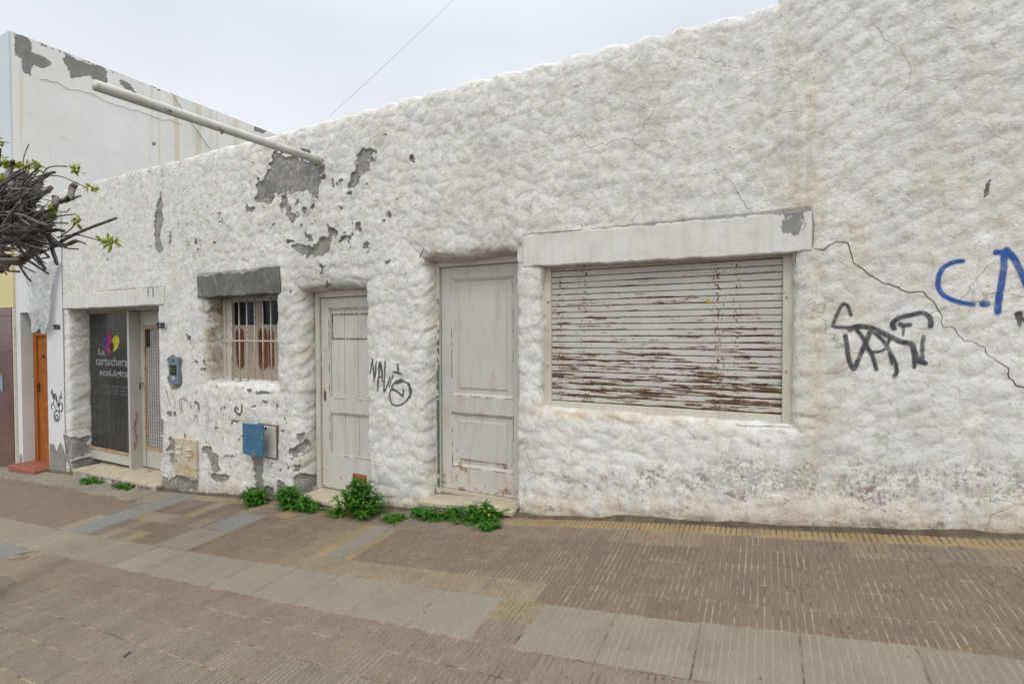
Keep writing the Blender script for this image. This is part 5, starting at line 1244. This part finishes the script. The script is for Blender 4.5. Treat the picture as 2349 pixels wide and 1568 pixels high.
for pts, rr, d in LIMBS:
    k = MB(); sp_ = smooth_path(pts, 4)
    n = len(sp_); ri = np.interp(np.linspace(0, len(rr)-1, n), range(len(rr)), rr)
    P_ = [T(x, y, d+.04*math.sin(i*.7+d*20)) for i, (x, y) in enumerate(sp_)]
    P_ = [p+np.array([random.uniform(-1, 1), random.uniform(-1, 1), random.uniform(-1, 1)])*.004 for p in P_]
    k.tube(P_, list(ri*random.uniform(.68, .82)*(1+.18*np.array([vnoise(np.array([i_*.9]), np.array([d*9]), 3)[0] for i_ in range(n)]))), 9)
    k.build('limb', M_BARK, tree, True)
kt = MB(); LONG = [([(126,565),(150,548),(200,525),(267,500)], [.010,.009,.0075,.0065], -.1), ([(98,398),(110,385),(130,381),(152,382)], [.004]*4, .1), ([(115,403),(140,405),(170,417),(198,430)], [.0035]*4, .1), ([(140,541),(160,527),(178,509)], [.0035]*3, 0), ([(132,545),(170,538),(205,545),(240,556)], [.004, .004, .0035, .003], 0),
  ([(52,392),(55,360),(66,331)], [.003]*3, .1), ([(40,600),(58,630),(71,645)], [.008,.007,.006], .05), ([(55,592),(80,607),(111,628)], [.008,.007,.006], .02), ([(80,580),(92,600),(104,617)], [.011,.010,.008], .0), ([(-5,615),(20,621),(44,623)], [.007]*3, .05), ([(-30,640),(0,620),(24,604)], [.007]*3, .0),
  ([(100,503),(140,495),(174,491)], [.005,.004,.003], .0), ([(60,520),(110,512),(156,512)], [.005,.005,.004], .1), ([(85,595),(100,592),(114,590)], [.005]*3, .1), ([(140,565),(175,553),(196,559)], [.007,.006,.004], -.05), ([(150,568),(160,570),(180,571)], [.005,.004,.004], 0), ([(120,480),(150,487),(160,478)], [.003]*3, .1)]
for pts, rr, d in LONG: 
    sp_ = smooth_path(pts, 4); kt.tube([T(x, y, d) for x, y in sp_], list(np.interp(np.linspace(0, 1, len(sp_)), np.linspace(0, 1, len(rr)), rr)), 6)
for i in range(430):   # cut shoots radiating from the knuckles
    cx, cy = random.choice([(-60, 500), (-20, 520), (0, 480), (20, 540), (40, 500), (-30, 570), (10, 440), (50, 540), (70, 520), (30, 450)])
    cx += random.gauss(0, 18); cy += random.gauss(0, 18)
    ang = random.gauss(-.25, .6); L_ = random.uniform(40, 105)*(1 if cx < 40 else .62)
    ex, ey = cx+L_*math.cos(ang), cy+L_*math.sin(ang)
    if ex > 175: continue
    d0 = random.uniform(-.28, .28); d1 = d0*1.4+random.uniform(-.12, .12)
    mx_, my_ = (cx+ex)/2+random.uniform(-5, 5), (cy+ey)/2+random.uniform(-6, 6)
    r0 = random.choice([.003, .004, .005, .007, .010]); sp_ = smooth_path([(cx, cy), (mx_, my_), (ex, ey)], 4)
    kt.tube([T(x, y, d0+(d1-d0)*j/len(sp_)) for j, (x, y) in enumerate(sp_)], list(np.linspace(r0, r0*.6, len(sp_))), 6)
tw = kt.build('twigs', M_BARK, tree, True); tw['kind'] = 'stuff'
def leaf_mat(name, c1, c2, trans=.35):
    m = NT(name); rn = m.attrc('tint') if False else None
    oi = m.noise(9, 4); c_ = m.mix(m.rng(oi, .3, .7), c1, c2); c_ = m.mix(m.math('MULTIPLY', m.rng(m.noise(45, 3), .35, .65), .5), c_, tuple(x*.55 for x in c1)); m.color(c_); m.b.inputs['Roughness'].default_value = .55
    t_ = m.t.nodes.new('ShaderNodeBsdfTranslucent'); m.L(c_, t_.inputs[0]); mx = m.t.nodes.new('ShaderNodeMixShader'); mx.inputs[0].default_value = trans; m.L(m.b.outputs[0], mx.inputs[1]); m.L(t_.outputs[0], mx.inputs[2]); m.L(mx.outputs[0], m.out.inputs[0]); return m.m
M_BUD = leaf_mat('yellow_green_bud', (.26, .30, .02), (.38, .40, .04))
def leaflet(k, p, d, up, L, wd, bend=.25, lobes=False):
    d = Vector(d).normalized(); s_ = d.cross(Vector(up)).normalized(); n_ = s_.cross(d)
    p = Vector(p)
    if not lobes:
        prof = [(0, 0), (.25, .7), (.55, 1), (.8, .7), (1, 0)]
    else:
        prof = [(0, .06), (.12, .10), (.18, .55), (.28, .14), (.38, .75), (.48, .2), (.58, .95), (.70, .35), (.80, .85), (.90, .45), (1.0, 0)]
    c_ = [p+d*(t*L)-n_*(bend*L*t*t) for t, w_ in prof]
    vs_ = []
    for (t, w_), q2 in zip(prof, c_): vs_ += [q2+s_*(w_*wd/2)+n_*(w_*wd*.12), q2, q2-s_*(w_*wd/2)+n_*(w_*wd*.12)]
    fs_ = []
    for i in range(len(prof)-1): a_ = i*3; fs_ += [(a_, a_+3, a_+4, a_+1), (a_+1, a_+4, a_+5, a_+2)]
    k.add(vs_, fs_)
BUDS = [(174,389,.1,12), (42,377,.1,14), (20,380,.15,14), (66,381,.1,14), (84,382,.1,12), (206,430,.1,9), (178,507,0,6), (248,557,0,10), (262,558,0,9), (115,487,-.05,15), (2,326,.1,8), (100,505,.0,10), (12,478,-.1,8), (60,562,0,7), (8,372,.05,14), (5,415,0,8)]
for (x, y, d, n) in BUDS:
    k = MB(); p = T(x, y, d)
    for i in range(n*2):
        dv = Vector((random.gauss(0, 1), random.gauss(0, 1), random.gauss(.3, .8))); leaflet(k, p+np.array([random.gauss(0, .010) for _ in range(3)]), dv, (random.random()-.5, random.random()-.5, 1), random.uniform(.028, .05), random.uniform(.013, .02))
    k.build('bud', M_BUD, tree, True)

# ------------------------------------------------------------------ weeds at the foot of the wall
M_WEED = leaf_mat('weed_leaf', (.05, .17, .014), (.095, .25, .022), .38); M_FLW = simple('yellow_flower', (.62, .50, .03), bump=0); M_STEM = simple('weed_stem', (.07, .14, .03), bump=0)
M_DRY = simple('dry_grass', (.30, .24, .11), (.16, .17, .05), bump=0)
def weed(x, c, rx, h, n, label, lean=0, flowers=0, lobes=True, L=.075, spread=1.0, cat='weed', flat=.5):
    z = g1(x, c)-.004; root = empty('weed', (x, -c, z)); tag(root, label, cat, 'weeds growing along the foot of the wall')
    L *= 1.25; n = int(n*1.7); rx *= 1.12; h *= 1.08
    k = MB(); st = MB(); tips = []
    ns_ = max(4, int(n/13))
    for i in range(ns_):
        a = random.uniform(0, 2*math.pi); rr = rx*math.sqrt(random.random())*spread*(1.5 if random.random() < .12 else 1); bx, by = x+random.gauss(0, .12*rx), -c+random.gauss(0, .02)
        tx_, ty_ = x+rr*math.cos(a), -c+rr*.55*math.sin(a)-.02
        if ty_ > -.03: ty_ = -.03-abs(random.gauss(0, .02))
        hz_ = h*random.uniform(.35, 1.0)*(1-.45*(rr/(rx+1e-6))**2)
        P_ = [np.array([bx, by, z]), np.array([(bx+tx_)/2+random.gauss(0, .01), (by+ty_)/2, z+hz_*.6]), np.array([tx_, ty_, z+hz_])]
        sp3 = []
        for j in range(9):
            t = j/8; sp3.append(P_[0]*(1-t)**2+2*P_[1]*t*(1-t)+P_[2]*t*t)
        st.tube(sp3, [.0035]*9, 5); tips.append(sp3[-1])
        for j in range(16):
            t = random.uniform(.12, 1.0)**.8; q2 = P_[0]*(1-t)**2+2*P_[1]*t*(1-t)+P_[2]*t*t
            b = random.uniform(0, 2*math.pi); dv = (math.cos(b), math.sin(b)*.8-.12, random.uniform(-.35, .75))
            leaflet(k, q2, dv, (0, 0, 1), L*random.choice([.45, .7, .9, 1.0, 1.35])*(1.15-.5*t), L*.48*random.uniform(.7, 1.2), random.uniform(.1, .5), lobes)
    k.build('leaves', M_WEED, root, False); st.build('stems', M_STEM, root, True)
    gr_ = MB()
    for i in range(int(n/9)):
        b = random.uniform(0, 2*math.pi); q2 = (x+random.gauss(0, rx*.6), -c-abs(random.gauss(0, .03))-.01, z+.004)
        leaflet(gr_, q2, (math.cos(b), math.sin(b)*.5-.2, random.uniform(.1, 1.6)), (0.2, 1, 0), random.uniform(.03, .09), .004, .5)
    gr_.build('dry_blades', M_DRY, root)
    for i in range(flowers):
        t = random.choice(tips); f_ = MB(); p = t+np.array([random.gauss(0, .03), -.03-random.random()*.04, random.gauss(0, .02)])
        for j in range(7): b = j*2*math.pi/7; leaflet(f_, p, (math.cos(b), -.5, math.sin(b)), (0, -1, .2), .010, .006)
        f_.build('flower', M_FLW, root)
    return root
weed(-4.97, .14, .19, .20, 200, 'bushy green weed below the dark cement strip, leftmost of the big weeds', L=.07)
weed(-4.45, .12, .17, .24, 190, 'green weed with one upright shoot against the peeled wall left of the narrow door', L=.075)
weed(-4.14, .16, .20, .13, 170, 'low dark green weed sprawling across the corner of the narrow door step', L=.075)
weed(-3.38, .21, .23, .37, 560, 'tallest bushy green weed with small yellow flowers beside the narrow door', flowers=12, L=.072)
weed(-3.63, .24, .11, .10, 60, 'low sprig of weed at the left foot of the tall flowering weed', flowers=3, L=.06)
weed(-2.93, .24, .14, .05, 70, 'flat small weed just right of the tall flowering weed', L=.06)
weed(-2.78, .13, .09, .09, 60, 'small weed tuft at the corner of the pier left of the tall-panel door', L=.055)
weed(-2.60, .17, .13, .10, 110, 'low weed in front of the purple-stained step riser', L=.06)
weed(-2.40, .12, .09, .11, 70, 'small upright weed against the step riser of the tall-panel door', L=.055)
weed(-2.10, .13, .20, .17, 240, 'leafy weed spreading over the right end of the tall-panel door step', flowers=4, L=.065)
weed(-1.94, .26, .09, .035, 40, 'flat rosette weed on the yellow tiles below the tall-panel door', L=.075)
weed(-8.55, .10, .22, .06, 90, 'short grassy weed under the long cream step, nearer its left end', lobes=False, L=.06)
weed(-7.72, .10, .18, .06, 80, 'short grassy weed under the long cream step, nearer its right end', lobes=False, L=.06)

# ------------------------------------------------------------------ small litter and stones
M_ST = simple('small_stone', (.42, .40, .36), (.22, .2, .17), scale=20)
def pebbles(name, n, xr, cr_, smin, smax, mat):
    k = MB()
    for i in range(n):
        x = random.uniform(*xr); c = cr_[0]+(cr_[1]-cr_[0])*random.random(); s_ = random.uniform(smin, smax)
        z = g1(x, c)-.003; pts = []
        for (a, b, d) in [(1, 0, .2), (0, 1, .25), (-1, 0, .2), (0, -1, .2), (.3, .2, .9)]: pts.append((x+a*s_*random.uniform(.6, 1.2), -c+b*s_*random.uniform(.5, 1), z+d*s_*.8+.001))
        k.add(pts, [(0, 1, 4), (1, 2, 4), (2, 3, 4), (3, 0, 4)])
    o = k.build(name, mat); tag(o, kind='stuff'); return o
pebbles('gravel', 1700, (-6, 2.2), (0, 2.6), .0015, .004, M_ST)
pebbles('grit', 420, (-9.5, 2.4), (.0, .07), .003, .010, M_SOIL)
pebbles('dark_grit', 800, (-6, 2.2), (.05, 2.6), .0015, .0045, M_DARK)
k = MB(); p = (-3.62, -2.22, g1(-3.62, 2.22)+.003)
def gpt(x, y):
    for cc in np.arange(3.3, -.2, -.01):
        q2 = at(x, y, -cc)
        if q2[2] <= g1(q2[0], max(cc, 0)): return q2
    return at(x, y, 0)
a, b = gpt(288, 1506), gpt(303, 1498); k = MB(); v, fs = slabq(a[0], a[1], b[0], b[1], min(a[2], b[2])+.001, max(a[2], b[2])+.004, .016); k.add(v, fs); o = k.build('slate_chip', simple('slate', (.05, .055, .07))); tag(o, 'small dark slate-like chip lying on the grey-brown ribbed tiles', 'litter')
a, b = gpt(641, 1158), gpt(662, 1151)
k = MB(); k.tube([a+np.array([0, 0, .006]), b+np.array([0, 0, .006])], .0035, 6); o = k.build('paper_stick', simple('white_paper', (.7, .7, .68), bump=0)); tag(o, 'thin white stick lying on the yellow tiles in front of the weeds', 'litter')
